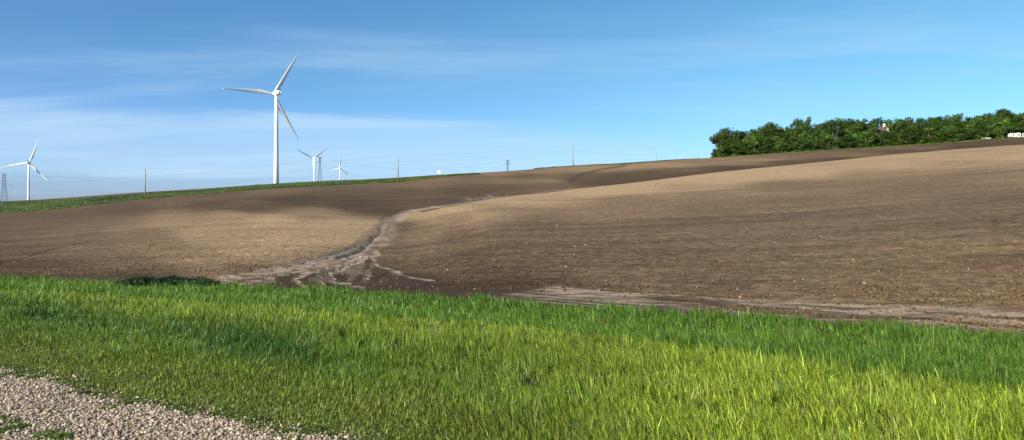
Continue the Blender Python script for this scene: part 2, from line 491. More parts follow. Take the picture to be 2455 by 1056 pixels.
def soil_silt(px, row, X, Y):
    """pale washed-in silt: in the channel, over its fan and in flow bands along the low edge"""
    cj = np.clip((row - 470) / 120, .15, 1)
    d, sg, par = poly_dist(px + 14 * cj * (fbm(px / 14.0, row / 7.0, 111) - .5) * 2, row + 6 * cj * (fbm(px / 20.0, row / 4.0, 112) - .5) * 2, CH, 0.5)
    wv = np.interp(par, np.arange(len(CW)), CW)
    s = 1 - smooth01((d - wv * 0.25) / (wv * 0.9))
    s = s * (0.6 + 0.6 * smooth01((fbm(px / 18.0, row / 3.5, 113) - .4) / .2)) * np.interp(par, [0, 1, 4, 6, 7.5, 8.5, 9, 12, 13, 15], [.6, .9, .95, .7, .6, .9, 1, 1, .6, .2])
    # fan, braided
    fx, fy = (px - 780) / 210.0, (row - (648 + (px - 780) * 0.035)) / 36.0
    fan = 1 - smooth01((np.hypot(fx, fy) - 0.35) / 0.75)
    ang = np.arctan2(row - 592, (px - 905) * 0.45)
    br = fbm(ang * 11 + 4 + 1.6 * fbm(px / 40, row / 12, 5), np.hypot(row - 592, (px - 905) * 0.45) / 30.0, 21, 5)
    fan = fan * smooth01((br - 0.44) / 0.09)
    jx = px + 16 * (fbm(px / 35.0, row / 9.0, 101) - .5) * 2; jr = row + 5 * (fbm(px / 45.0, row / 8.0, 102) - .5) * 2
    stn = np.zeros(px.shape)
    for P_, w_ in (([(880, 596), (800, 616), (720, 639), (620, 660), (520, 680), (430, 691)], 7.5), ([(860, 612), (780, 634), (700, 655), (620, 673), (560, 688)], 5.5),
                   ([(865, 614), (810, 640), (745, 652), (705, 668), (735, 692)], 4.5), ([(885, 612), (835, 640), (790, 655), (800, 674), (865, 692)], 4.0),
                   ([(905, 602), (890, 620), (912, 640), (960, 655)], 4.0), ([(948, 655), (985, 668), (1040, 676)], 2.6), ([(660, 668), (600, 690)], 3.5), ([(870, 655), (885, 662), (868, 668)], 3.0), ([(760, 662), (770, 680), (790, 694)], 3.0)):
        ds_, _, _ = poly_dist(jx, jr, np.array(P_, float), 0.5)
        stn = np.maximum(stn, 1 - smooth01((ds_ - w_ * .45) / (w_ * .6)))
    stn = stn * (0.35 + 0.75 * smooth01((fbm(px / 22.0, row / 3.0, 103) - .36) / .2))
    fan = np.maximum(fan * 0.45, stn)
    # second small fan on the far slope
    f2 = (1 - smooth01((np.hypot((px - 1160) / 75.0, (row - 474 + (px - 1160) * 0.11) / 9.0) - 0.3) / 0.7)) * smooth01((fbm(px / 9.0, row / 2.5, 9) - 0.42) / 0.2)
    # flow bands by the edge on the right
    b = np.interp(px, BR[:, 0], BR[:, 1]) - row
    lo = np.interp(px, [1150, 1300, 1500, 1800, 2455], [8, 14, 20, 26, 26])
    hi = np.interp(px, [1100, 1220, 1330, 1500, 1800, 2455], [2, 12, 40, 40, 36, 44])
    band = smooth01((b + 14) / 8) * (1 - smooth01((b - hi * 0.75) / (hi * 0.35)))
    bn = fbm(px / 330.0, b / 6.0 + px / 700.0, 31, 5)
    band = band * smooth01((bn - 0.36) / 0.10) * smooth01((px - 1080) / 260)
    band = band * (1 - 0.85 * smooth01((fbm(px / 240.0 + 5, b / 3.2 + px / 260.0, 131, 3) - .44) / .1) * (1 - smooth01((px - 1500) / 500)))
    # trickle bands bottom left of the fan
    return np.clip(np.maximum.reduce([s, fan * 0.95, f2 * 0.6, band * 0.85]), 0, 1)


def soil_wet(px, row):
    b = np.interp(px, BR[:, 0], BR[:, 1]) - row
    w1 = (1 - smooth01((b - 12) / 26)) * smooth01((px - 380) / 200) * (1 - smooth01((px - 1500) / 500))
    dc, _, pc = poly_dist(px, row, np.array([(880, 600), (915, 570), (935, 545), (945, 520)], float), 0.5)
    w6 = 0.75 * (1 - smooth01((dc - 5) / 14)) * smooth01((fbm(px / 30, row / 5, 66) - .3) / .2)
    w2 = 0.9 * (1 - smooth01((np.hypot((px - 900) / 190.0, (row - 668) / 28.0) - 0.5) / 0.6))
    d, sg, par = poly_dist(px, row, np.array([(1800, 740), (2000, 722), (2455, 745)], float), 0.5)
    n = fbm(px / 300.0, row / 6.0, 77)
    w3 = (1 - smooth01((d - 2) / 9)) * smooth01((n - 0.4) / 0.2)
    d4, _, p4 = poly_dist(px, row, np.array([(1500, 397), (1440, 407), (1395, 418), (1375, 430), (1368, 440)], float), 0.6)
    w4 = (1 - smooth01((d4 - 0.8) / 2.5)) * 0.8
    d5, _, p5 = poly_dist(px, row, np.array([(0, 634), (60, 618), (110, 603), (170, 588), (220, 579)], float), 0.6)
    w5 = (1 - smooth01((d5 - 0.6) / 2.6)) * smooth01((fbm(px / 12, row / 6, 8) - .35) / .15) * 0.9
    return np.clip(np.maximum.reduce([w1, w2, w3, w4, w5, w6]), 0, 1)


# ------------------------------------------------------------------ materials for ground
def soil_material():
    m = bpy.data.materials.new('tilled_soil')
    m.use_nodes = True
    t = NT(m.node_tree); m.node_tree.nodes.clear()
    co = t.n('ShaderNodeTexCoord').outputs['Object']
    rot = (0, 0, math.radians(30))
    A = lambda nm: t.n('ShaderNodeAttribute', attribute_name=nm).outputs['Fac']
    dry, silt, wet = A('dry'), A('silt'), A('wet')  # first map mixes dryness with painted light and shade of the slopes
    # tillage streaks along the rows
    st1 = t.noise(t.mapping(co, (0.05, 1.0, 1), rot), 1.1, 6, 0.6, 0.25)
    st2 = t.noise(t.mapping(co, (0.03, 0.45, 1), (0, 0, math.radians(26))), 0.55, 5, 0.6, 0.2)
    fine = t.noise(t.mapping(co, (0.6, 1.0, 1), rot), 7.0, 8, 0.75)
    st3 = t.noise(t.mapping(co, (0.012, 0.30, 1), (0, 0, math.radians(24))), 0.8, 7, 0.72, 0.15)
    mid = t.noise(co, 0.8, 6, 0.68)
    big = t.noise(t.mapping(co, (0.5, 1, 1), rot), 0.05, 5, 0.55)
    grain = t.noise(co, 2.6, 8, 0.8)
    d = t.math('ADD', dry, t.math('MULTIPLY', t.math('SUBTRACT', big, 0.5), 0.35))
    d = t.math('ADD', d, t.math('MULTIPLY', t.math('SUBTRACT', st2, 0.5), 0.35))
    d = t.math('ADD', d, t.math('MULTIPLY', t.math('SUBTRACT', mid, 0.5), 0.30))
    d = t.math('ADD', d, t.math('MULTIPLY', t.math('SUBTRACT', st3, 0.5), 0.75))
    d = t.math('ADD', d, 0.09)
    # faint lines left by each pass of the implement
    yr = t.n('ShaderNodeSeparateXYZ', {0: t.mapping(co, (1, 1, 1), (0, 0, math.radians(25)))}).outputs[1]
    yr = t.math('ADD', yr, t.math('MULTIPLY', t.noise(t.mapping(co, (0.4, 1, 1), rot), 0.03, 3), 16.0))
    wv = t.math('SINE', t.math('MULTIPLY', yr, 2.1))
    wv2 = t.math('SINE', t.math('MULTIPLY', yr, 8.7))
    ln = t.math('MULTIPLY', t.rng(wv, 0.72, 0.97), t.rng(st2, 0.40, 0.60))
    ln2 = t.math('MULTIPLY', t.rng(wv2, 0.2, 0.95), t.rng(st1, 0.45, 0.65))
    d = t.math('SUBTRACT', d, t.math('MULTIPLY', ln, 0.12))
    d = t.math('SUBTRACT', d, t.math('MULTIPLY', ln2, 0.10))
    cr = t.n('ShaderNodeValToRGB', {0: d})
    e = cr.color_ramp.elements
    e[0].position = 0.0; e[0].color = (0.050, 0.029, 0.014, 1)
    e[1].position = 1.0; e[1].color = (0.46, 0.312, 0.172, 1)
    for pos, c in ((0.32, (0.120, 0.079, 0.044, 1)), (0.62, (0.238, 0.160, 0.089, 1))):
        x = e.new(pos); x.color = c
    c = cr.outputs[0]
    c = t.mix(t.rng(st1, 0.52, 0.72, 0, 0.45), c, t.mix(1.0, c, (0.62, 0.60, 0.58), 'MULTIPLY'))
    c = t.mix(t.rng(grain, 0.42, 0.62, 0, 1.0), t.mix(1.0, c, (0.60, 0.59, 0.58), 'MULTIPLY'), t.mix(1.0, c, (1.30, 1.29, 1.28), 'MULTIPLY'))
    c = t.mix(t.rng(fine, 0.62, 0.75, 0, 0.55), c, (0.36, 0.27, 0.18))
    # wet, dark silt and pale crusted silt
    wn = t.noise(t.mapping(co, (0.22, 1, 1), rot), 0.9, 6, 0.6, 1.3)
    wf = t.math('MULTIPLY', wet, t.rng(wn, 0.30, 0.56, 0.25, 1.0))
    c = t.mix(wf, c, (0.056, 0.035, 0.020))
    sn = t.noise(t.mapping(co, (0.16, 1, 1), rot), 1.6, 7, 0.65, 0.9)
    sf = t.math('MULTIPLY', silt, t.rng(sn, 0.34, 0.52, 0.12, 1.0))
    c = t.mix(sf, c, t.mix(t.rng(fine, 0.3, 0.7), (0.24, 0.178, 0.125), (0.42, 0.325, 0.235)))
    b = t.n('ShaderNodeBsdfPrincipled', {'Base Color': c, 'Roughness': 0.95, 'Specular IOR Level': 0.12})
    rough_amt = t.rng(t.math('MAXIMUM', silt, t.math('MULTIPLY', wet, 0.7)), 0, 1, 1.0, 0.25, False)
    hgt = t.math('ADD', t.math('MULTIPLY', fine, 0.035), t.math('ADD', t.math('MULTIPLY', st1, 0.09), t.math('MULTIPLY', grain, 0.11)))
    bp = t.n('ShaderNodeBump', {'Height': t.math('MULTIPLY', hgt, rough_amt), 'Strength': 0.85, 'Distance': 1.0})
    m.node_tree.links.new(bp.outputs[0], b.inputs['Normal'])
    t.n('ShaderNodeOutputMaterial', {0: b.outputs[0]})
    return m


M_SOIL = soil_material()
M_VERGE = material('verge_earth', (0.055, 0.066, 0.022), 0.95, noise_amt=0.5, noise_scale=6, bump=0.5, spec=0.1)
M_GROUND = material('far_side_grass', (0.07, 0.11, 0.03), 0.95, noise_amt=0.5, noise_scale=0.7, spec=0.1)


def gravel_bed():
    m = bpy.data.materials.new('gravel_bed')
    m.use_nodes = True
    t = NT(m.node_tree); m.node_tree.nodes.clear()
    co = t.n('ShaderNodeTexCoord').outputs['Object']
    vo = t.n('ShaderNodeTexVoronoi', {'Vector': co, 'Scale': 55.0, 'Randomness': 1.0})
    cc = t.n('ShaderNodeSeparateColor', {0: vo.outputs['Color']}).outputs[0]
    c = t.mix(cc, (0.16, 0.12, 0.09), (0.46, 0.38, 0.30))
    c = t.mix(t.rng(vo.outputs['Distance'], 0.25, 0.6), c, (0.10, 0.075, 0.055))
    b = t.n('ShaderNodeBsdfPrincipled', {'Base Color': c, 'Roughness': 0.9, 'Specular IOR Level': 0.2})
    bp = t.n('ShaderNodeBump', {'Height': t.math('SUBTRACT', 1.0, vo.outputs['Distance']), 'Strength': 0.8, 'Distance': 0.012})
    m.node_tree.links.new(bp.outputs[0], b.inputs['Normal'])
    t.n('ShaderNodeOutputMaterial', {0: b.outputs[0]})
    return m


M_BED = gravel_bed()


# ------------------------------------------------------------------ ground meshes
def grid_quads(nr, nc):
    i = np.arange(nr - 1)[:, None] * nc + np.arange(nc - 1)[None, :]
    i = i.ravel()
    return np.stack([i, i + 1, i + nc + 1, i + nc], 1)


def st_sheet(name, ts, ss, mat, dz=0.0):
    T, S = np.meshgrid(ts, ss, indexing='ij')
    X = NX * T + SX * S; Y = NY * T + SY * S
    Z = ground_z(X, Y, False) + dz
    V = np.stack([X.ravel(), Y.ravel(), Z.ravel()], 1)
    q = grid_quads(len(ts), len(ss))
    return tag(mesh_np(name, V, [q], mat, smooth=True), kind='structure')


def jitter_sheet(o, amp, seed):
    me = o.data
    n = len(me.vertices)
    co = np.empty(n * 3, np.float32); me.vertices.foreach_get('co', co)
    co = co.reshape(-1, 3)
    co[:, 2] += amp * (fbm(co[:, 0] * 3, co[:, 1] * 3, seed) - 0.5)
    me.vertices.foreach_set('co', co.ravel()); me.update()


# field: polar grid, fine inside the view
cols_t = np.concatenate([np.linspace(-2.6, -0.95, 40, endpoint=False), np.linspace(-0.95, 0.95, 640), np.linspace(0.95, 4.0, 60)[1:]])
u = np.linspace(0, 1, 640)
yy = []
for ct in cols_t:
    den = NY + NX * ct
    yb = (T_FIELD - 1.5) / den if den > 0.12 else 150.0
    yb = min(yb, 150.0)
    yy.append(yb * (380.0 / yb) ** u)
yy = np.array(yy).T                                   # rows x cols
ext = np.array([410, 450, 520, 600, 720, 900, 1150, 1500, 2000, 2800, 4000, 6500, 12000.0])[:, None] * np.ones(len(cols_t))
YY = np.concatenate([yy, ext], 0)
XX = cols_t[None, :] * YY
ZZ = ground_z(XX, YY)
Xf, Yf, Zf = XX.ravel(), YY.ravel(), ZZ.ravel()
tf = NX * Xf + NY * Yf
pxf = np.clip(CX + F * Xf / Yf, -500, 3000); rwf = HOR + F * (CAMZ - Zf) / Yf
dry_shadef = soil_dry_shade(pxf, rwf, Yf)
vis = (pxf > -200) & (pxf < 2700) & (Yf < 420)
siltf = np.where(vis, soil_silt(pxf, rwf, Xf, Yf), 0)
wetf = np.where(vis, soil_wet(pxf, rwf), 0)
# near, real roughness of the worked soil
near = np.clip(1 - (Yf - 15) / 60, 0, 1)
sm = 1 - 0.8 * np.maximum(siltf, wetf)
Sf = SX * Xf + SY * Yf
Zf = Zf + near * sm * (0.07 * (fbm(Sf * 0.5, tf * 4.0, 41, 3) - 0.5) + 0.05 * (fbm(Xf * 5, Yf * 5, 43, 3) - 0.5)) * (tf > T_FIELD)
Zf = np.where(tf < T_FIELD - 1.15, Zf - 0.06, Zf)
field = mesh_np('field', np.stack([Xf, Yf, Zf], 1), [grid_quads(*XX.shape)], M_SOIL, smooth=True, attrs={'dry': dry_shadef, 'silt': siltf, 'wet': wetf})
tag(field, kind='structure')

ss = np.concatenate([np.linspace(-260, -45, 30), np.linspace(-44, 24, 420), np.linspace(25, 150, 30)])
verge = st_sheet('verge', np.concatenate([np.linspace(T_ROAD - 0.3, 8, 60), np.linspace(8.2, 16.95, 60)]), ss, M_VERGE)
jitter_sheet(verge, 0.012, 3)
road = st_sheet('gravel_road', np.linspace(-3.6, T_ROAD - 0.28, 60), ss, M_BED, 0.012)
other = st_sheet('ground', np.concatenate([np.linspace(-600, -40, 12), np.linspace(-38, -3.5, 24)]), np.linspace(-600, 600, 40), M_GROUND)


# ------------------------------------------------------------------ grass of the verge
def blades(X, Y, Z, H, W, yaw, lean, col, tipcol):
    n = len(X)
    cx, sx = np.cos(yaw), np.sin(yaw)
    side = np.stack([cx, sx, np.zeros(n)], 1)
    base = np.stack([X, Y, Z], 1)
    L = lean                                            # (n,2) horizontal lean fraction of H
    up = np.stack([L[:, 0] * 0.35, L[:, 1] * 0.35, np.ones(n) * 0.55], 1) * H[:, None]
    tip = np.stack([L[:, 0], L[:, 1], np.sqrt(np.clip(1 - (L ** 2).sum(1) * 0.6, 0.15, 1))], 1) * H[:, None]
    w = W[:, None] / 2
    v = np.stack([base - side * w, base + side * w, base + up + side * w * 0.8, base + up - side * w * 0.8, base + tip], 1)
    idx = np.arange(n)[:, None] * 5
    q = idx + np.array([0, 1, 2, 3]); tr = idx + np.array([3, 2, 4])
    c = np.stack([col * 0.9, col * 0.9, col, col, tipcol], 1)
    return v.reshape(-1, 3), q, tr, c.reshape(-1, 3)


def grass_colour(X, Y, s, t, n):
    """species bands of the verge: short olive turf, tall blue-green brome, yellow-green crest, deep green ditch"""
    olive = np.array([0.165, 0.215, 0.034]); deep = np.array([0.135, 0.215, 0.030]); yel = np.array([0.310, 0.400, 0.046]); ditch = np.array([0.105, 0.205, 0.028]); blue = np.array([0.050, 0.120, 0.022])
    wob = (fbm(s / 3.0, t / 2.0, 11) - 0.5) * 2.2
    k_ol = 1 - smooth01((t + wob - 4.9) / 1.3)
    k_di = smooth01((t + wob * 0.35 - np.interp(s, [-30, -21, -12, -6.7, .76, 6], [8.2, 8.8, 10.2, 11.0, 9.3, 9.0])) / 0.7)
    px = CX + F * X / np.maximum(Y, 1)
    k_y = smooth01((t + wob - 7.0) / 2.4) * (1 - k_di) * 0.48
    k_yr = smooth01((px - 900) / 900) * 0.85
    k_y = np.maximum(k_y, k_yr * (1 - k_di) * 0.9)
    k_ol = k_ol * (1 - k_yr * 0.9)
    patch = smooth01((fbm(s / 2.2, t / 1.3, 19) - 0.52) / 0.14)
    spot = np.exp(-(((px - 620) / 160) ** 2 + ((t - 6.9) / 0.9) ** 2)) + 0.7 * np.exp(-(((px - 60) / 260) ** 2 + ((t - 7.2) / 0.8) ** 2))
    far_bright = np.exp(-((t - 13.6) / 0.9) ** 2) * 0.25
    def pick(c, k, col):
        m_ = rng.random(n) < smooth01(k * 1.1 - 0.05)
        kk = np.where(m_, 0.55 + 0.45 * k, 0.25 * k)[:, None]
        return c * (1 - kk) + col * kk
    c = np.ones((n, 1)) * deep
    lite = np.array([0.17, 0.235, 0.028])
    c = pick(c, np.full(n, 0.42) + 0.5 * (fbm(s / 1.6, t / 0.8, 83) - .5), lite)
    c = pick(c, k_y, yel)
    c = c * (1 - k_di[:, None]) + ditch * k_di[:, None]
    c = pick(c, k_di * 0.30 * (fbm(s / 2.5, t / 1.2, 84) * 1.6), lite * np.array([0.85, 1.0, 1.0]))
    c = pick(c, k_ol, olive)
    c = pick(c, far_bright, yel)
    c = pick(c, np.clip(spot * 0.9 + patch * 0.30 * (1 - k_yr), 0, 1), blue)
    return c, k_di, k_y, k_ol


def t_edge(s):
    return T_ROAD - 0.30 + 0.35 * (fbm(s / 1.3, s * 0 + 0.5, 61) - 0.5) + 0.12 * (fbm(s / 0.25, s * 0 + 3.5, 62) - 0.5)


def make_grass(N):
    t = np.empty(0); s = np.empty(0)
    # importance: density per square metre falls as 1/Y^1.7, capped
    while len(t) < N:
        m = 400000
        tt = rng.uniform(4.0, 18.35, m); s_ = rng.uniform(-52, 26, m)
        X = NX * tt + SX * s_; Y = NY * tt + SY * s_
        ok = (Y > 3.0) & (np.abs(X) < 0.82 * Y + 4.5)
        dens = np.minimum(1.0, (7.0 / np.maximum(Y, 1)) ** 1.65)
        ok &= rng.random(m) < dens
        clump = fbm(X * 4.5, Y * 4.5, 71, 3)
        ok &= rng.random(m) < np.clip((clump - 0.38) * 6, np.where(tt < 6.4, 0.85, 0.06), 1)
        edge = T_FIELD - 1.02 + 1.1 * (fbm(s_ / 1.6, s_ * 0 + 7, 73) - 0.5) + 0.5 * (fbm(s_ / 0.35, s_ * 0 + 9, 74) - .5) + np.where(rng.random(m) < .010, rng.exponential(.25, m), 0)
        ok &= (tt > t_edge(s_)) & (tt < edge)
        fringe = tt - t_edge(s_)
        ok &= rng.random(m) < np.clip(0.25 + fringe / 0.35, 0, 1)
        t = np.concatenate([t, tt[ok]]); s = np.concatenate([s, s_[ok]])
    t = t[:N]; s = s[:N]
    X = NX * t + SX * s; Y = NY * t + SY * s
    Z = ground_z(X, Y, False) - 0.01
    n = N
    c, kd, ky, ko = grass_colour(X, Y, s, t, n)
    hm = np.interp(t, [4.3, 4.8, 5.6, 7.0, 9.0, 11.0, 12.5, 16, 18.2], [0.03, 0.05, 0.095, 0.17, 0.20, 0.19, 0.20, 0.22, 0.19])
    right = smooth01((CX + F * X / Y - 700) / 700)
    hm = hm * (1 + 0.35 * smooth01((t - 16.0) / 0.8) * (fbm(s / 0.9, s * 0 + 4, 75) > .5))
    hm = np.maximum(hm, 0.165 * right * smooth01((t - 4.4) / 0.6))
    tuft = fbm(X * 1.1, Y * 1.1, 91, 3)
    H = np.maximum(0.55 * hm * (0.45 + 1.1 * tuft), 0.03) * rng.lognormal(0, 0.36, n)
    W = np.maximum(0.0068, 0.00074 * Y) * rng.lognormal(0, .36, n)
    yaw = rng.uniform(-0.9, 0.9, n)
    wind = np.stack([-0.20 + 0.24 * (1 - right), np.full(n, -0.05)], 1)
    th = rng.uniform(0, 2 * np.pi, n); rr = rng.gamma(2.0, 0.13, n)
    lean = wind + np.stack([np.cos(th), np.sin(th)], 1) * rr[:, None] + ((fbm(X * 2.2, Y * 2.2, 95) - 0.5) * 0.5)[:, None]
    lean = np.clip(lean, -0.95, 0.95)
    v = (rng.lognormal(0, 0.40, n) * np.where(rng.random(n) < .22, .45, 1.08))[:, None]
    hue = rng.normal(0, 0.10, n)[:, None]
    c = c * v * np.concatenate([1 + hue, np.ones((n, 1)), 1 - hue], 1)
    straw = rng.random(n) < 0.035 + 0.02 * (ky > 0.4)
    c[straw] = np.array([0.34, 0.31, 0.13]) * rng.uniform(0.7, 1.1, (straw.sum(), 1))
    tip = c * np.array([1.15, 1.12, 0.95])
    V, q, tr, cc = blades(X, Y, Z, H, W, yaw, lean, c, tip)
    return mesh_np('grass', V, [q, tr], M_GRASS, attrs={'col': np.clip(cc, 0.003, 0.9)})


M_GRASS = leaf_material('grass_blade', transl=0.42, rough=0.42, spec=0.4)
grass = make_grass(640000)
tag(grass, 'tall green roadside grass growing between the gravel and the bare field', 'grass', kind='stuff')


# ------------------------------------------------------------------ gravel stones
def ico():
    g = (1 + 5 ** 0.5) / 2
    v = np.array([(-1, g, 0), (1, g, 0), (-1, -g, 0), (1, -g, 0), (0, -1, g), (0, 1, g), (0, -1, -g), (0, 1, -g), (g, 0, -1), (g, 0, 1), (-g, 0, -1), (-g, 0, 1)], float)
    v /= np.linalg.norm(v[0])
    f = np.array([(0, 11, 5), (0, 5, 1), (0, 1, 7), (0, 7, 10), (0, 10, 11), (1, 5, 9), (5, 11, 4), (11, 10, 2), (10, 7, 6), (7, 1, 8), (3, 9, 4), (3, 4, 2), (3, 2, 6), (3, 6, 8), (3, 8, 9), (4, 9, 5), (2, 4, 11), (6, 2, 10), (8, 6, 7), (9, 8, 1)])
    return v, f


ICO_V, ICO_F = ico()


def rocks(P, R, flat=(0.45, 0.85), jit=0.28):
    n = len(P)
    v = ICO_V[None] * (1 + rng.uniform(-jit, jit, (n, 12, 1)))
    sc = np.stack([np.ones(n), rng.uniform(0.55, 1.0, n), rng.uniform(*flat, n)], 1)
    v = v * sc[:, None, :] * R[:, None, None]
    # tilt and turn
    a = rng.uniform(0, 2 * np.pi, n); b = rng.normal(0, 0.35, n)
    x, y, z = v[..., 0].copy(), v[..., 1].copy(), v[..., 2].copy()
    cb, sb = np.cos(b)[:, None], np.sin(b)[:, None]
    y, z = y * cb - z * sb, y * sb + z * cb
    ca, sa = np.cos(a)[:, None], np.sin(a)[:, None]
    x, y = x * ca - y * sa, x * sa + y * ca
    v = np.stack([x, y, z], -1) + P[:, None, :]
    f = ICO_F[None] + (np.arange(n) * 12)[:, None, None]
    return v.reshape(-1, 3), f.reshape(-1, 3)


def attr_material(name, rough=0.85, spec=0.3, scale=40.0):
    m = bpy.data.materials.new(name)
    m.use_nodes = True
    t = NT(m.node_tree); m.node_tree.nodes.clear()
    a = t.n('ShaderNodeAttribute', attribute_name='col').outputs['Color']
    nz = t.noise(t.n('ShaderNodeTexCoord').outputs['Object'], scale, 4)
    c = t.mix(1.0, a, t.mix(nz, (0.75, 0.75, 0.75), (1.2, 1.2, 1.2)), 'MULTIPLY')
    b = t.n('ShaderNodeBsdfPrincipled', {'Base Color': c, 'Roughness': rough, 'Specular IOR Level': spec})
    t.n('ShaderNodeOutputMaterial', {0: b.outputs[0]})
    return m


M_STONE = attr_material('gravel_stone', scale=90)
N = 150000
m = 600000
tt = rng.uniform(1.2, 5.0, m); s_ = rng.uniform(-12.5, 0.8, m)
X = NX * tt + SX * s_; Y = NY * tt + SY * s_
ok = (Y > 4.4) & (np.abs(X) < 0.80 * Y + 1.6)
ok &= (tt < t_edge(s_) + rng.exponential(0.07, m))
X, Y = X[ok][:N], Y[ok][:N]
n = len(X)
R = rng.lognormal(math.log(0.0064), 0.50, n).clip(0.003, 0.022)
Z = ground_z(X, Y, False) + 0.012 + R * rng.uniform(0.0, 0.7, n)
V, f = rocks(np.stack([X, Y, Z], 1), R)
base = np.array([(0.45, 0.34, 0.235), (0.60, 0.49, 0.36), (0.31, 0.23, 0.16), (0.42, 0.35, 0.27), (0.19, 0.14, 0.10), (0.52, 0.39, 0.27)])
cc = base[rng.choice(6, n, p=[.28, .22, .18, .12, .08, .12])] * rng.uniform(0.6, 1.15, (n, 1)) * (0.78 + 0.4 * fbm(X * 1.3, Y * 1.3, 201))[:, None]
tag(mesh_np('gravel', V, [f], M_STONE, attrs={'col': np.repeat(cc, 12, 0)}),
    'loose pale tan gravel covering the roadside in the lower left corner', 'gravel', kind='stuff')

# low weeds creeping over the gravel edge, and the weedy patch in the bottom left corner
def weeds(name, cs, n_each, label):
    Vs, Qs, Cs = [], [], []
    off = 0
    for (x, y, r, h) in cs:
        n = n_each
        a = rng.uniform(0, 2 * np.pi, n); q = r * np.sqrt(rng.random(n))
        X = x + q * np.cos(a); Y = y + q * np.sin(a)
        Z = ground_z(X, Y, False) + 0.01 + rng.random(n) * h * (1 - q / r * 0.6)
        L = rng.uniform(0.008, 0.020, n)
        d = rng.normal(0, 1, (n, 3)); d[:, 2] = np.abs(d[:, 2]) * 0.4; d /= np.linalg.norm(d, axis=1)[:, None]
        e = np.cross(d, rng.normal(0, 1, (n, 3)) * 0.6 + np.array([0, 0, 1.2])); e /= np.linalg.norm(e, axis=1)[:, None] + 1e-6
        P = np.stack([X, Y, Z], 1)
        v = np.stack([P - d * L[:, None], P + e * L[:, None] * 0.5, P + d * L[:, None], P - e * L[:, None] * 0.5], 1)
        Vs.append(v.reshape(-1, 3)); Qs.append(np.arange(n * 4).reshape(-1, 4) + off); off += n * 4
        c = np.array([0.130, 0.180, 0.035]) * rng.lognormal(0, 0.35, (n, 1))
        Cs.append(np.repeat(c, 4, 0))
    o = mesh_np(name, np.concatenate(Vs), [np.concatenate(Qs)], M_GRASS, attrs={'col': np.concatenate(Cs)})
    return tag(o, label, 'weeds', kind='stuff')


cs = []
for i in range(150):
    s0 = rng.uniform(-11, 0.5); t0 = float(t_edge(np.array([s0]))[0]) + rng.normal(0.05, 0.07)
    cs.append((NX * t0 + SX * s0, NY * t0 + SY * s0, rng.uniform(0.03, 0.12), rng.uniform(0.012, 0.035)))
weeds('edge_weeds', cs, 240, 'low leafy weeds creeping along the edge of the gravel')
cs = []
for i in range(20):
    p = hit(rng.uniform(-160, 150), 1028)
    q = hit(p.x / p.y * F + CX, 1012 + max(0, (p.x / p.y * F + CX)) * 0.22 + rng.uniform(-9, 22), 2.5)
    cs.append((q.x, q.y, rng.uniform(0.05, 0.12), rng.uniform(0.02, 0.045)))
weeds('gravel_weeds', cs, 480, 'small patch of low weeds growing in the gravel at the bottom left corner')

M_TWIG = material('dark_bark', (0.028, 0.018, 0.012), 0.9, noise_amt=0.4, noise_scale=60, bump=0.4)
a, b = hit(187, 956) + Vector((0, 0, .012)), hit(221, 953) + Vector((0, 0, .012))
mb = MB()
mb.tube([a + Vector((0, 0, .035)), a.lerp(b, .35) + Vector((0, .006, .042)), a.lerp(b, .7) + Vector((0, -.004, .038)), b + Vector((0, 0, .036))], [.013, .014, .012, .007], 7)
mb.tube([a.lerp(b, .6) + Vector((0, 0, .04)), a.lerp(b, .8) + Vector((0, .02, .05))], [.005, .002], 5)
tag(mb.build('stick', M_TWIG, smooth=True), 'short dark stick lying alone on the pale gravel', 'stick')


# ------------------------------------------------------------------ soil clods and stubble bits near the field edge
M_CLOD = attr_material('soil_clod', 0.95, 0.1, 12)
pts, rad, colr = [], [], []
n = 42000
px = rng.uniform(-100, 2560, n)
bt = T_FIELD - 0.9 + rng.exponential(7.5, n)
Yc = bt / (NY + NX * (px - CX) / F); Xc = (px - CX) / F * Yc
Zc = ground_z(Xc, Yc)
rw = HOR + F * (CAMZ - Zc) / Yc
sl = soil_silt(px, rw, Xc, Yc); we = soil_wet(px, rw); dr = soil_dry_shade(px, rw)
keep = (rng.random(n) > np.maximum(sl, we) * 0.93) & (rng.random(n) < np.clip((fbm(Xc / 2.5, Yc / 1.2, 15) - .3) * 3, .1, 1))
Xc, Yc, Zc, dr = Xc[keep], Yc[keep], Zc[keep], dr[keep]
n = len(Xc)
R = rng.lognormal(math.log(0.022), 0.45, n).clip(0.008, 0.07)
V, f = rocks(np.stack([Xc, Yc, Zc + R * 0.25], 1), R, (0.4, 0.8), 0.35)
c0 = np.array([0.055, 0.034, 0.018]); c1 = np.array([0.19, 0.125, 0.065])
cc = (c0 + (c1 - c0) * np.clip(dr, 0, 1)[:, None]) * rng.uniform(0.7, 1.45, (n, 1))
tag(mesh_np('soil_clods', V, [f], M_CLOD, attrs={'col': np.repeat(cc, 12, 0)}),
    'crumbly brown soil clods strewn over the worked field', 'soil', kind='stuff')

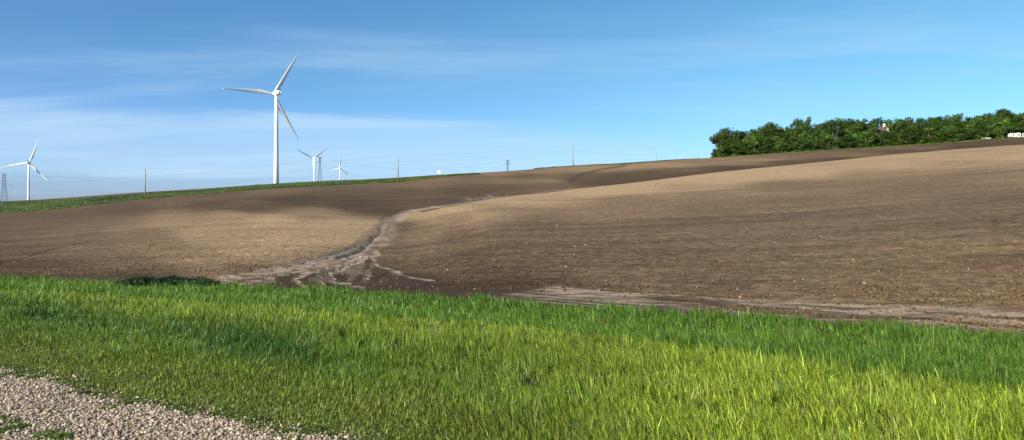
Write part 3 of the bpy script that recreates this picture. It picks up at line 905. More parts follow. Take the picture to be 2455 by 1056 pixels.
# pale stubble bits
n = 650
px = rng.uniform(-50, 2500, n); right = px > 1350
bt = T_FIELD + 0.2 + np.where(right, rng.exponential(16, n), rng.exponential(9, n))
Yc = bt / (NY + NX * (px - CX) / F); Xc = (px - CX) / F * Yc
Zc = ground_z(Xc, Yc) + 0.02
a = rng.uniform(0, np.pi, n); L = rng.uniform(0.012, 0.04, n) * np.where(right, 1, .7); W = L * 0.22
d = np.stack([np.cos(a) * L, np.sin(a) * L, rng.normal(0, 0.25, n) * L], 1); e = np.stack([-np.sin(a) * W, np.cos(a) * W, np.abs(rng.normal(0, .6, n)) * W + 0.004], 1)
P = np.stack([Xc, Yc, Zc + 0.015], 1)
v = np.stack([P - d - e, P + d - e, P + d + e, P - d + e], 1).reshape(-1, 3)
v2 = v + np.array([0, 0, -0.012])
V = np.concatenate([v, v2]); q = np.arange(n * 4).reshape(-1, 4)
sides = np.concatenate([np.stack([q[:, k], q[:, (k + 1) % 4], q[:, (k + 1) % 4] + n * 4, q[:, k] + n * 4], 1) for k in range(4)])
cc = np.repeat(np.array([0.42, 0.33, 0.22]) * rng.uniform(0.5, 1.3, (n, 1)), 4, 0)
tag(mesh_np('stubble', V, [q, (q + n * 4)[:, ::-1], sides], M_CLOD, attrs={'col': np.concatenate([cc, cc])}),
    'pale bits of old crop stubble scattered over the bare soil', 'stubble', kind='stuff')

ONES = ['', 'first', 'second', 'third', 'fourth', 'fifth', 'sixth', 'seventh', 'eighth', 'ninth', 'tenth', 'eleventh', 'twelfth', 'thirteenth', 'fourteenth', 'fifteenth', 'sixteenth', 'seventeenth', 'eighteenth', 'nineteenth']
CNT = {}


def nth(kind):
    n = CNT[kind] = CNT.get(kind, 0) + 1
    if n < 20: return ONES[n]
    if n % 10 == 0: return {2: 'twent', 3: 'thirt', 4: 'fort', 5: 'fift', 6: 'sixt'}[n // 10] + 'ieth'
    t_ = {2: 'twent', 3: 'thirt', 4: 'fort', 5: 'fift', 6: 'sixt'}[n // 10]
    return t_ + 'ieth' if n % 10 == 0 else t_ + 'y-' + ONES[n % 10]


# field stones, each its own thing
M_ROCK = material('pale_stone', (0.66, 0.60, 0.50), 0.85, noise_amt=0.25, noise_scale=9, bump=0.3)
stone_px = [(1186, 578, 4), (1334, 542, 4), (1378, 592, 5), (1403, 588, 4), (1357, 641, 5.5), (1527, 582, 3), (1530, 602, 3.5), (1510, 611, 3), (1437, 697, 4), (1774, 713, 6), (1414, 603, 3),
            (1214, 470, 2.6), (738, 632, 5), (658, 644, 4), (865, 618, 5), (929, 577, 4), (741, 642, 3.5), (858, 631, 4), (2107, 651, 4.5), (2045, 624, 4), (2322, 646, 4.5), (1072, 648, 5),
            (672, 583, 3), (409, 634, 3), (120, 668, 5), (1446, 488, 2.4), (1035, 602, 3), (1791, 548, 3), (1568, 627, 3), (1793, 624, 3), (787, 594, 0), (202, 552, 2.4), (34, 628, 3.2), (1075, 443, 2.4), (1612, 482, 2.6), (2188, 576, 3), (1970, 570, 2.6), (2380, 700, 3), (633, 647, 3.5), (924, 637, 3), (491, 506, 2.4), (1671, 490, 2.2)]
sp = None
stone_px = sorted(q_ for q_ in stone_px if q_[2] > 0)
for i, (px, row, size) in enumerate(stone_px):
    if size <= 0: continue
    p = hit(px, row)
    r = size * p.y / F * 0.42
    if i % 6 == 0 or sp is None:
        rs = np.random.default_rng(i)
        vv = ICO_V * (1 + rs.uniform(-.25, .25, (12, 1))) * np.array([1, .8, .7])
        sp = mesh_np('field_stone', vv, [ICO_F], M_ROCK)
        o = sp
    else:
        o = sp.copy(); COL.objects.link(o)
    o.location = p + Vector((0, 0, r * 0.35)); o.scale = (r, r, r); o.rotation_euler = (0, 0, i * 1.7)
    tag(o, '%s pale stone from the left on the bare field' % nth('stone'), 'stone', 'pale stones scattered over the field')


# ------------------------------------------------------------------ leafy things
def leaf_cloud(lobes, n, size, colour, spread=0.22, up=0.35):
    """lobes (x,y,z,rx,ry,rz); leaves scattered through the shell of each lobe"""
    lob = np.array(lobes, float)
    vol = (lob[:, 3] * lob[:, 4] * lob[:, 5]) ** (2 / 3)
    k = rng.choice(len(lob), n, p=vol / vol.sum())
    d = rng.normal(0, 1, (n, 3)); d /= np.linalg.norm(d, axis=1)[:, None]
    r = np.clip(rng.normal(0.92, spread, n), 0.1, 1.25)
    P = lob[k, :3] + d * lob[k, 3:] * r[:, None]
    nrm = d + rng.normal(0, 0.38, (n, 3)) + np.array([0, 0, up]); nrm /= np.linalg.norm(nrm, axis=1)[:, None]
    a = np.cross(nrm, rng.normal(0, 1, (n, 3))); a /= np.linalg.norm(a, axis=1)[:, None]
    b = np.cross(nrm, a)
    s = (size * rng.lognormal(0, 0.3, n))[:, None]
    v = np.stack([P - a * s, P + b * s * .6, P + a * s, P - b * s * .6], 1)
    lobtone = rng.lognormal(0, 0.32, (len(lob), 1))
    hue = rng.normal(0, 0.10, (len(lob), 1))
    c = np.array(colour) * lobtone[k] * np.concatenate([1 + hue[k], np.ones((n, 1)), 1 - hue[k]], 1) * rng.lognormal(0, 0.18, (n, 1))
    return v.reshape(-1, 3), np.arange(n * 4).reshape(-1, 4), np.repeat(c, 4, 0)


M_LEAF = leaf_material('tree_leaf', transl=0.12, rough=0.6, rand=1.0, spec=0.2)
M_BARK = material('grey_bark', (0.20, 0.17, 0.13), 0.9, noise_amt=0.4, noise_scale=6, bump=0.5)
M_PALEBARK = material('pale_bark', (0.42, 0.38, 0.31), 0.85, noise_amt=0.25, noise_scale=6, bump=0.4)


def tree_meshes(seed, style):
    """unit tree (height 1, crown radius about .35); returns trunk MB and crown arrays"""
    r = random.Random(seed)
    tb = MB()
    lobes = []
    th = {'tall': 0.34, 'bushy': 0.10, 'open': 0.40, 'fork': 0.42}[style]
    top = {'tall': .86, 'bushy': .8, 'open': .86, 'fork': .84}[style]
    bend = r.uniform(-.03, .03)
    tb.tube([(0, 0, -.03), (bend, 0, th * .6), (bend * 1.5, .01, th), (bend, 0, top * .8)], [.026, .021, .017, .006], 7)
    nl = {'tall': 10, 'bushy': 11, 'open': 8, 'fork': 9}[style]
    for i in range(nl):
        a = i * 2.4 + r.uniform(-.4, .4)
        zb = th * r.uniform(.75, 1.1) if style != 'bushy' else r.uniform(.05, .3)
        hz = r.uniform(th + .08, top - 0.05) if style != 'bushy' else r.uniform(.16, .68)
        env = math.sin(math.pi * min(1, max(0.12, (hz - th * .6) / (1.02 - th * .6)))) ** .6
        rad = (.27 if style != 'bushy' else .30) * env * r.uniform(.7, 1.1)
        tipp = (math.cos(a) * rad, math.sin(a) * rad, hz)
        tb.tube([(bend, 0, zb), (tipp[0] * .45, tipp[1] * .45, (zb + hz) / 2 + .02), tipp], [.012, .008, .003], 5)
        q = r.uniform(.10, .15) * (1.0 if style != 'open' else .72)
        lobes.append((tipp[0], tipp[1], tipp[2] + .02, q * 1.15, q * 1.15, q * .8))
        for j in range(3):
            b = r.uniform(0, 6.28); q2 = q * r.uniform(.45, .75)
            lobes.append((tipp[0] + math.cos(b) * q, tipp[1] + math.sin(b) * q, tipp[2] + r.uniform(-.5, .9) * q, q2 * 1.15, q2 * 1.15, q2 * .75))
    for j in range(4 if style != 'open' else 3):
        a = r.uniform(0, 6.28); q = r.uniform(.08, .13) * (1 if style != 'open' else .6)
        lobes.append((math.cos(a) * .09, math.sin(a) * .09, top + r.uniform(-.08, .07), q * 1.2, q * 1.2, q * .8))
    if style == 'bushy':
        for j in range(9):
            a = r.uniform(0, 6.28); q = r.uniform(.08, .13)
            lobes.append((math.cos(a) * .28, math.sin(a) * .28, r.uniform(.06, .16), q * 1.2, q * 1.2, q * .9))
    nleaf = {'tall': 3300, 'bushy': 3600, 'open': 1700, 'fork': 2600}[style]
    V, q, c = leaf_cloud(lobes, nleaf, 0.023, (0.042, 0.080, 0.0105))
    return tb, (V, q, c)


PROT = {}


def tree(px, toprow, Y, style, seed, wid=None, label=None, group=None, bark=None, name='tree', rz=None, sink=0.0):
    X = (px - CX) / F * Y
    z0 = gz(X, Y) - sink
    H = CAMZ + Y * (HOR - toprow) / F - z0
    H = max(H, 1.5) / 0.97
    wd = wid if wid else H
    root = empty(name, (X, Y, z0), rz if rz is not None else random.uniform(0, 6.28))
    key = (style, seed % 4, bark.name if bark else '')
    if key not in PROT:
        tb, (V, q, c) = tree_meshes(seed % 4 * 13 + len(style), style)
        t_o = tb.build('trunk', bark or M_BARK, root, smooth=True)
        c_o = mesh_np('crown', V, [q], M_LEAF, root, attrs={'col': c})
        PROT[key] = (t_o, c_o)
    else:
        for src in PROT[key]:
            o = src.copy(); COL.objects.link(o); o.parent = root
    for ch in root.children: pass
    root.scale = (wd, wd, H)
    tag(root, label, 'tree', group)
    return root


top = np.array([(1700, 345), (1712, 318), (1728, 313), (1745, 308), (1770, 318), (1800, 312), (1830, 300), (1850, 297), (1862, 299), (1880, 305), (1905, 290), (1935, 284), (1955, 296), (1985, 289), (2005, 288), (2030, 290), (2060, 280),
                (2095, 282), (2110, 288), (2127, 290), (2165, 283), (2200, 282), (2235, 278), (2270, 276), (2300, 273), (2330, 278), (2350, 273), (2372, 270), (2398, 261), (2425, 268), (2455, 270), (2560, 262), (2900, 250)], float)
zone = lambda p: 'left third' if p < 1960 else ('middle third' if p < 2210 else 'right third')
# back rank
i = 0
p = 1738
while p < 2540:
    if not (1925 < p < 1950 or 2385 < p < 2415):
        row = np.interp(p, top[:, 0], top[:, 1]) + random.uniform(-3, 5)
        st = 'open' if (abs(p - 2075) < 28 or abs(p - 1900) < 12) else 'tall'
        if st == 'open':
            lb = '%s thin-crowned tree from the left among those topping the grove' % nth('open'); gp = 'thin-crowned trees topping the grove'
        else:
            lb = '%s leafy tree from the left along the top outline of the grove' % nth('back'); gp = 'trees along the top outline of the grove'
        tree(p, row, (385 + random.uniform(-8, 14)) if not 2085 < p < 2175 else 402, st, i, wid=random.uniform(11, 16), label=lb, group=gp)
    i += 1
    p += random.uniform(19, 28)
# middle rank
p = 1745
while p < 2540:
    row = np.interp(p, top[:, 0], top[:, 1]) + random.uniform(9, 19)
    if 2085 < p < 2168: row = 310 + abs(p - 2127) * -0.25 + random.uniform(0, 3)
    if not (1983 < p < 2020):
        tree(p, row, 366 + random.uniform(-5, 5), 'tall' if random.random() < .2 else 'bushy', i, wid=random.uniform(11, 15),
             label='%s tree from the left in the middle rank of the grove' % nth('mid'), group='trees in the middle rank of the grove')
    i += 1
    p += random.uniform(14, 21)
# front rank: lower, leaves down to the ground
p = 1726
while p < 2540:
    base_row = np.interp(p, [1700, 1900, 2200, 2455], [379, 368, 349, 331])
    tr_ = np.interp(p, top[:, 0], top[:, 1])
    row = base_row - (base_row - tr_) * random.uniform(.42, .66)
    if 2090 < p < 2165: row = max(row, 318)
    if p > 2395: row = max(row, 302)
    yy_ = (352 if p < 2350 else 362) + random.uniform(-2, 3)
    tree(p, row, yy_, 'bushy', i, wid=random.uniform(9, 13),
         label='%s low bushy tree from the left along the front of the grove' % nth('front'), group='bushy trees along the front of the grove')
    i += 1
    p += random.uniform(17, 26)
# undergrowth between the ranks
p = 1728
while p < 2540:
    base_row = np.interp(p, [1700, 1900, 2200, 2455], [379, 368, 349, 331])
    tree(p, base_row - random.uniform(18, 30), 372 + random.uniform(-3, 3), 'bushy', i, wid=random.uniform(9, 12), name='shrub',
         label='%s undergrowth shrub from the left, between the ranks of the grove' % nth('under'), group='undergrowth shrubs in the grove')
    i += 1
    p += random.uniform(15, 20)
# shrubs
p = 1716
while p < 2540:
    base_row = np.interp(p, [1700, 1900, 2200, 2455], [379, 368, 349, 331])
    if not (2350 < p < 2460):
        tree(p, base_row - random.uniform(12, 22), 350 + random.uniform(-1, 2), 'bushy', i, wid=random.uniform(5, 8), name='shrub',
             label='%s small shrub from the left at the foot of the grove' % nth('shrub'), group='shrubs at the foot of the grove')
    i += 1
    p += random.uniform(13, 22)
# individuals one can tell apart
tree(1722, 315, 351, 'open', 2, wid=12, label='leftmost tree of the grove, with open limbs hanging out over the field', name='tree', rz=2.6)
tree(1728, 333, 348, 'bushy', 1, wid=9.5, label='dense dark tree at the left end of the grove below the open limbs', name='tree')
tree(1937, 281, 380, 'open', 3, wid=15, label='tallest thin-crowned tree poking above the left half of the grove')
tree(2000, 292, 362, 'fork', 1, wid=13, label='tree with pale forked trunk showing in a dark gap of the grove', bark=M_PALEBARK, rz=0.6)
tree(2400, 260, 372, 'tall', 2, wid=17, label='highest round-crowned tree near the right end of the grove')
tree(2403, 308, 352, 'open', 1, wid=5, label='slender young tree with pale stem beside the white camper', bark=M_PALEBARK)
# pale forked trunk in front of the gap
o = empty('dead_tree', at(2003, 352, 349)); o.location.z = gz(o.location.x, 349)
mb = MB()
mb.tube([(0, 0, -.3), (.1, 0, 3.4), (-.1, 0, 6.4)], [.34, .28, .24], 8)
mb.tube([(-.1, 0, 6.2), (-1.3, 0, 8.4), (-2.0, .2, 10.2)], [.2, .13, .05], 6)
mb.tube([(-.1, 0, 6.2), (.9, 0, 8.0), (1.3, -.2, 10.6)], [.2, .14, .05], 6)
mb.tube([(0, 0, 5.2), (-2.2, -.1, 6.3), (-4.4, .1, 6.2)], [.15, .1, .04], 6)
mb.build('trunk', M_PALEBARK, o, smooth=True); o.scale = (.6, .6, .66)
tag(o, 'bare pale forked trunk standing before the dark gap in the grove', 'dead tree')
# conifer tips at the left
def conifer(px, toprow, Y, label):
    X = (px - CX) / F * Y; z0 = gz(X, Y); H = CAMZ + Y * (HOR - toprow) / F - z0
    root = empty('conifer', (X, Y, z0))
    mb = MB(); mb.tube([(0, 0, -.3), (0, 0, H * .97)], [.22, .03], 6); mb.build('trunk', M_BARK, root, smooth=True)
    lob = []
    for k in range(16):
        f_ = k / 15; z = H * (.15 + .84 * f_); r_ = (1 - f_) * 2.4 + .18
        for j in range(5): 
            a = j * 1.257 + k; lob.append((math.cos(a) * r_ * .55, math.sin(a) * r_ * .55, z, r_ * .5, r_ * .5, H * .018))
    V, q, c = leaf_cloud(lob, 2600, 0.14, (0.022, 0.05, 0.016))
    mesh_np('crown', V, [q], M_LEAF, root, attrs={'col': c})
    return tag(root, label, 'conifer')


conifer(1758, 306, 376, 'dark conifer spire rising above the left end of the grove')
conifer(1769, 314, 372, 'shorter dark conifer just right of the conifer spire')

# pale grass rim below the trees and grass bank on the skyline
def ribbon_grass(name, pts, thick, n, H, cols, label, W=0.10):
    """pts: (px, Y) course; thick: depth in metres; a low turf body plus blades"""
    P = np.array(pts, float)
    uu = np.linspace(0, 1, 260)
    px = np.interp(uu, np.linspace(0, 1, len(P)), P[:, 0]); Y0 = np.interp(px, P[:, 0], P[:, 1]); D = np.interp(px, P[:, 0], thick)
    vv = np.linspace(0, 1, 14)
    PX, VV = np.meshgrid(px, vv); Yg = np.interp(PX, P[:, 0], P[:, 1]) + VV * np.interp(PX, P[:, 0], thick)
    Yg = Yg + (fbm(PX / 14, VV * 0 + 2, 5) - .5) * 2.0 * (1 - VV)
    Xg = (PX - CX) / F * Yg
    bump = np.sin(np.pi * VV) ** .35
    Zg = ground_z(Xg, Yg) - 0.06 + bump * (0.14 + 0.10 * fbm(Xg / 2, Yg / 2, 9))
    Vt = np.stack([Xg.ravel(), Yg.ravel(), Zg.ravel()], 1)
    q = grid_quads(*PX.shape)
    tone = fbm(Xg / 12, Yg / 3.0, 13).ravel()[:, None]
    cA, cB = np.array(cols[0]), np.array(cols[1])
    cv_ = cA + (cB - cA) * smooth01((tone - .35) / .3)
    b0 = len(Vt)
    pxr = rng.uniform(P[0, 0], P[-1, 0], n); v = rng.random(n); v[: n // 5] = rng.random(n // 5) * .06
    Yr = np.interp(pxr, P[:, 0], P[:, 1]) + v * np.interp(pxr, P[:, 0], thick) + (fbm(pxr / 14, v * 0 + 2, 5) - .5) * 2.0 * (1 - v)
    Xr = (pxr - CX) / F * Yr; Zr = ground_z(Xr, Yr)
    tn = fbm(Xr / 12, Yr / 3.0, 13)[:, None]
    cr_ = (cA + (cB - cA) * smooth01((tn - .35) / .3)) * rng.lognormal(0, .25, (n, 1))
    hh = H * rng.uniform(.5, 1.3, n) * (0.5 + fbm(Xr / 2.5, Yr / 2.5, 29))
    th = rng.uniform(0, 6.28, n)
    V, qb, tb, cb = blades(Xr, Yr, Zr, hh, np.full(n, W) * rng.uniform(.6, 1.4, n), rng.uniform(-.8, .8, n), np.stack([np.cos(th), np.sin(th)], 1) * .25, cr_, cr_)
    o = mesh_np(name, np.concatenate([Vt, V]), [q, qb + b0, tb + b0], M_GRASS, attrs={'col': np.concatenate([cv_, cb])})
    return tag(o, label, 'grass', kind='stuff')


ribbon_grass('grass_bank', [(-420, 231), (0, 231), (200, 233), (348, 236), (500, 239), (662, 241), (800, 244), (950, 246), (1060, 250), (1150, 270)], [36, 33, 30, 27, 38, 52, 46, 28, 20, 4], 60000, 0.45,
             ((0.040, 0.085, 0.013), (0.120, 0.165, 0.022)), 'green grass bank running along the skyline at the far edge of the field')
ribbon_grass('ridge_grass', [(1280, 306), (1370, 322), (1440, 322), (1510, 322), (1600, 339), (1680, 345)], [3, 6, 12, 16, 5, 2], 9000, 0.40,
             ((0.045, 0.085, 0.013), (0.10, 0.145, 0.022)), 'thin strip of green grass on the ridge between the two right-hand poles')
ribbon_grass('grove_grass', [(1720, 346), (1900, 346), (2060, 345), (2200, 343), (2330, 343), (2360, 346), (2480, 347)], [2, 3, 3, 7, 6, 2, 2], 14000, 0.35,
             ((0.10, 0.16, 0.022), (0.19, 0.26, 0.03)), 'bright strip of grass between the bare field and the grove')

# dark weedy clumps at the field edge on the left
for k, (px, t0, r_, h_, lab) in enumerate([(352, 16.6, .8, .36, 'leftmost dark leafy weed clump at the field edge left of the silt fan'),
                                           (402, 16.7, .95, .44, 'thick dark weed clump in the middle of the weeds at the field edge'),
                                           (446, 16.4, .6, .30, 'dark weed clump just left of where the silt fan meets the grass'),
                                           (482, 16.6, .45, .24, 'rightmost small dark weed clump beside the end of the silt fan')]):
    Y = t0 / (NY + NX * (px - CX) / F); X = (px - CX) / F * Y
    root = empty('weed_clump', (X, Y, gz(X, Y)))
    lob = []
    for j in range(16):
        a = random.uniform(0, 6.28); q = r_ * random.random() ** .5
        lob.append((math.cos(a) * q * 1.2, math.sin(a) * q * .8, h_ * random.uniform(.25, .6), .3, .3, h_ * .42))
    V, q, c = leaf_cloud(lob, 5200, .036, (.020, .055, .012), .3)
    mesh_np('foliage', V, [q], M_LEAF, root, attrs={'col': c})
    tag(root, lab, 'weeds', 'dark weed clumps at the field edge')


# ------------------------------------------------------------------ wind turbines
M_WHITE = material('turbine_paint', (0.86, 0.86, 0.84), 0.45, noise_amt=0.03, noise_scale=.3)
M_DARKM = material('dark_metal', (0.06, 0.06, 0.065), 0.5, metal=.4, noise_amt=.2)


def blade_mesh(L=41.0):
    secs = []
    for k in range(22):
        r = k / 21
        if r < .05: ch, th_, tw = 1.9, 1.0, 0
        else:
            ch = float(np.interp(r, [.05, .12, .22, .5, .8, .95, 1.0], [2.0, 2.8, 3.6, 2.6, 1.5, .8, .2]))
            th_ = float(np.interp(r, [.05, .15, .3, 1], [1.0, .45, .26, .16]))
        tw = math.radians(float(np.interp(r, [0, .2, .5, 1], [16, 14, 5, -1])))
        ring = []
        for j in range(14):
            a = 2 * math.pi * j / 14
            x = math.cos(a); y = math.sin(a)
            cx = (x * .5 + (.22 if r > .06 else 0) * min(1, (r - .05) / .15) ) * ch
            cy = y * .5 * ch * th_ * (1 - .35 * x * (1 if r > .12 else 0))
            ring.append((cx * math.cos(tw) - cy * math.sin(tw), cx * math.sin(tw) + cy * math.cos(tw) - (r ** 2) * 1.2, 1.0 + r * (L - 1.0)))
        secs.append(ring)
    vs = [p for s in secs for p in s]
    fs = []
    for i in range(21):
        for j in range(14):
            j2 = (j + 1) % 14
            fs.append((i * 14 + j, i * 14 + j2, (i + 1) * 14 + j2, (i + 1) * 14 + j))
    fs.append(tuple(range(14))[::-1]); fs.append(tuple(21 * 14 + j for j in range(14)))
    return vs, fs


def turbine(px, hubrow, Y, th0, label, yaw=32):
    X = (px - CX) / F * Y
    zh = CAMZ + Y * (HOR - hubrow) / F
    z0 = gz(X, Y) - 0.3
    H = zh - z0
    root = empty('wind_turbine', (X, Y, z0), math.radians(yaw))      # local +Y = rotor side, away and to the left
    mb = MB(); mb.tube([(0, 0, 0), (0, 0, H * .33), (0, 0, H * .66), (0, 0, H - 1.9)], [2.15, 1.85, 1.55, 1.2], 28); mb.build('tower', M_WHITE, root, smooth=True)
    mb = MB(); mb.tube([(0, 0, H - 2.3), (0, 0, H - 1.75)], [1.45, 1.45], 28)
    mb.build('flange', M_WHITE, root)
    # nacelle: rounded long box with a domed back
    mb = MB()
    pr = [(-7.2, .9), (-6.9, 1.45), (-6.0, 1.78), (-2, 1.9), (1.8, 1.8), (2.7, 1.45)]
    rings = []
    for y, r in pr:
        rings.append([(math.copysign(abs(math.cos(a)) ** .6, math.cos(a)) * r, y, H + math.copysign(abs(math.sin(a)) ** .6, math.sin(a)) * r * .98) for a in [2 * math.pi * k / 20 for k in range(20)]])
    vs = [p for r in rings for p in r]
    fs = [(i * 20 + k, i * 20 + (k + 1) % 20, (i + 1) * 20 + (k + 1) % 20, (i + 1) * 20 + k) for i in range(len(pr) - 1) for k in range(20)]
    fs += [tuple(range(20)), tuple((len(pr) - 1) * 20 + k for k in range(20))[::-1]]
    mb.add(vs, fs)
    nac = mb.build('nacelle', M_WHITE, root, smooth=True)
    mb = MB(); mb.box((0, -4.8, H + 2.25), (2.6, 1.6, .9)); mb.tube([(.8, -6.3, H + 1.6), (.8, -6.3, H + 3.2)], .06, 6); mb.tube([(-.8, -6.3, H + 1.6), (-.8, -6.3, H + 2.9)], .06, 6); mb.box((.8, -6.3, H + 3.2), (.7, .12, .12))
    mb.build('cooler', M_DARKM, nac)
    # hub and blades
    mb = MB()
    pr = [(2.7, 1.35), (3.5, 1.6), (5.6, 1.65), (6.6, 1.3), (7.3, .7), (7.5, .1)]
    vs = [(math.cos(a) * r, y, H + math.sin(a) * r) for y, r in pr for a in [2 * math.pi * k / 18 for k in range(18)]]
    fs = [(i * 18 + k, i * 18 + (k + 1) % 18, (i + 1) * 18 + (k + 1) % 18, (i + 1) * 18 + k) for i in range(5) for k in range(18)]
    fs += [tuple(range(18)), tuple(5 * 18 + k for k in range(18))[::-1]]
    mb.add(vs, fs)
    mb.build('rotor_hub', M_WHITE, root, smooth=True)
    for k in range(3):
        if 'blade' not in PROT:
            b = MB(); b.add(*blade_mesh()); o = b.build('blade', M_WHITE, root, smooth=True); PROT['blade'] = o
        else:
            o = PROT['blade'].copy(); COL.objects.link(o); o.parent = root
        o.location = (0, 5.2, H)
        o.rotation_euler = (0, math.radians(th0 + 120 * k), 0)
    tag(root, label, 'wind turbine', 'wind turbines beyond the field')
    return root


turbine(662.5, 223.5, 590, 30, 'large white wind turbine, by far the biggest and nearest of the four', 40)
turbine(68.5, 390.5, 1211, 18, 'white wind turbine at the far left beside a lattice pylon', 20)
turbine(753.5, 380, 1546, 54, 'white wind turbine just left of a lattice pylon, one blade pointing straight down', 40)
turbine(815, 403, 2077, 5, 'smallest white wind turbine, one blade pointing straight up', 28)

# ------------------------------------------------------------------ lattice pylons
M_STEEL = material('galvanised_steel', (0.16, 0.18, 0.20), 0.6, metal=.3, noise_amt=.2)


def pylon(px, toprow, Y, base_w, waist, top_arm, arm_row, arm_half, rz, label, th=.26, vtop=True):
    X = (px - CX) / F * Y; z0 = gz(X, Y) - .5
    H = CAMZ + Y * (HOR - toprow) / F - z0
    root = empty('lattice_pylon', (X, Y, z0), rz)
    ha = CAMZ + Y * (HOR - arm_row) / F - z0
    wz = ha - 3.0
    lv = [(0, base_w), (wz * .16, None), (wz * .32, None), (wz * .47, None), (wz * .61, None), (wz * .73, None), (wz * .83, None), (wz * .92, None), (wz, waist)]
    W = lambda z: base_w + (waist - base_w) * min(1, z / wz) ** .8 if z < wz else waist
    zs = [l[0] for l in lv]
    z = wz
    while z < H - waist * .6:
        z += waist; zs.append(min(z, H))
    zs[-1] = H
    mb = MB()
    cor = [(-1, -1), (1, -1), (1, 1), (-1, 1)]
    for a, b in zip(zs[:-1], zs[1:]):
        for k in range(4):
            c0, c1 = cor[k], cor[(k + 1) % 4]
            wa, wb = W(a) / 2, W(b) / 2
            A0 = (c0[0] * wa, c0[1] * wa, a); B0 = (c0[0] * wb, c0[1] * wb, b); A1 = (c1[0] * wa, c1[1] * wa, a); B1 = (c1[0] * wb, c1[1] * wb, b)
            mb.tube([A0, B0], th, 4); mb.tube([A0, B1], th * .55, 4); mb.tube([A1, B0], th * .55, 4); mb.tube([B0, B1], th * .55, 4)
    mb.build('lattice_body', M_STEEL, root)
    for s in (-1, 1):
        mb = MB()
        tipz = ha - arm_half * .28
        mb.tube([(s * waist / 2, 0, ha + 1.4), (s * arm_half, 0, tipz)], th * .8, 4); mb.tube([(s * waist / 2, 0, ha - 1.4), (s * arm_half, 0, tipz)], th * .6, 4)
        mb.tube([(s * arm_half * .5, 0, ha + .2), (s * arm_half * .45, 0, ha - 1.2)], th * .4, 4)
        am = mb.build('crossarm', M_STEEL, root)
        ib = MB(); ib.tube([(s * arm_half, 0, tipz), (s * arm_half, 0, tipz - 4.2)], .16, 5); ib.build('insulator', M_STEEL, am)
        if vtop:
            mb = MB(); mb.tube([(0, 0, H - 3.0), (s * top_arm, 0, H)], th * .7, 4); mb.tube([(0, 0, H), (s * top_arm, 0, H)], th * .7, 4); mb.build('peak_arm', M_STEEL, root)
    tag(root, label, 'pylon', 'lattice pylons of the high-voltage line')
    return root, H, ha, arm_half


p1 = pylon(767, 377, 1150, 10.5, 1.8, 3.0, 388, 5.0, .1, 'lattice pylon close beside a wind turbine in the middle distance', .17)
p2 = pylon(10, 417, 1150, 13.5, 3.8, 2.4, 440, 12.0, .3, 'wide-footed lattice pylon at the left edge beside a wind turbine', .17, False)
p3 = pylon(1217, 384, 1150, 8.0, 1.9, 4.6, 391, 5.2, -.1, 'lattice pylon top poking up alone above the ridge between two poles', .22)

M_WIRE = material('wire', (0.10, 0.11, 0.12), 0.6, metal=.3)


def wire(name, pts, sag, r, label, cat, group):
    mb = MB()
    P = []
    for a, b in zip(pts[:-1], pts[1:]):
        a, b = Vector(a), Vector(b)
        for k in range(16):
            f_ = k / 16
            q = a.lerp(b, f_); q.z -= sag * 4 * f_ * (1 - f_); P.append(q)
    P.append(Vector(pts[-1]))
    mb.tube(P, r, 4)
    return tag(mb.build(name, M_WIRE), label, cat, group)


for k, (row1, row2, row3, dx) in enumerate([(396, 446, 399, -5), (396, 446, 399, 5), (377, 417, 384, -3), (377, 417, 384, 3)]):
    A = at(10, row2, 1150); B = at(767, row1, 1150); Cc = at(1217, row3, 1150)
    off = Vector((dx, dx * .6, 0))
    wire('power_cable', [A + Vector((-330, -60, 5)), A + off, B + off, Cc + off], 24 if k < 2 else 17, .034,
         'thin high-voltage cable %s of the lattice pylons' % ['on the left crossarms', 'on the right crossarms', 'over the left side of the tops', 'over the right side of the tops'][k], 'cable', 'cables between the lattice pylons')

# ------------------------------------------------------------------ roadside utility poles
M_POLE = material('weathered_pole', (0.34, 0.30, 0.25), 0.85, noise_amt=.3, noise_scale=3, bump=.3)
M_CER = material('porcelain', (0.45, 0.45, 0.44), .3)


def pole(px, toprow, Y, label, lean=0.0):
    X = (px - CX) / F * Y; z0 = gz(X, Y) - .3
    H = CAMZ + Y * (HOR - toprow) / F - z0
    root = empty('utility_pole', (X, Y, z0)); root.rotation_euler = (0, lean, 0)
    mb = MB(); mb.tube([(0, 0, 0), (0, 0, H * .5), (0, 0, H - .45)], [.22, .19, .155], 12); mb.build('pole_shaft', M_POLE, root, smooth=True)
    mb = MB(); mb.tube([(0, 0, H - .45), (0, 0, H - .3), (0, 0, H - .15), (0, 0, H)], [.04, .11, .08, .09], 10); mb.build('insulator', M_CER, root, smooth=True)
    mb = MB(); mb.box((.2, 0, H - 2.3), (.28, .1, .12)); mb.tube([(.32, 0, H - 2.42), (.32, 0, H - 2.15)], .07, 8); mb.build('bracket', M_DARKM, root)
    tag(root, label, 'utility pole', 'utility poles of the roadside line')
    return Vector((X, Y, z0 + H))


t1 = pole(348, 405, 255, 'pale utility pole on the grass bank between the two leftmost turbines')
t2 = pole(954.5, 373, 262, 'utility pole on the grass bank left of the diamond-shaped sign', -.012)
t3 = pole(1374, 346, 322, 'utility pole on the ridge, right of the lone pylon top', -.012)
t4 = pole(1573, 359, 400, 'shortest-looking utility pole, partly hidden behind the ridge left of the grove', -.008)
t0 = pole(-90, 425, 262, 'leftmost utility pole at the end of the grass bank')
wire('overhead_wire', [t0, t1, t2, t3, t4], 1.1, .012, 'thin wire strung along the tops of the roadside utility poles', 'wire', None)
wire('overhead_wire', [t + Vector((.32, 0, -2.2)) for t in (t0, t1, t2, t3, t4)], 1.2, .012, 'lower thin wire strung below the tops of the roadside utility poles', 'wire', None)

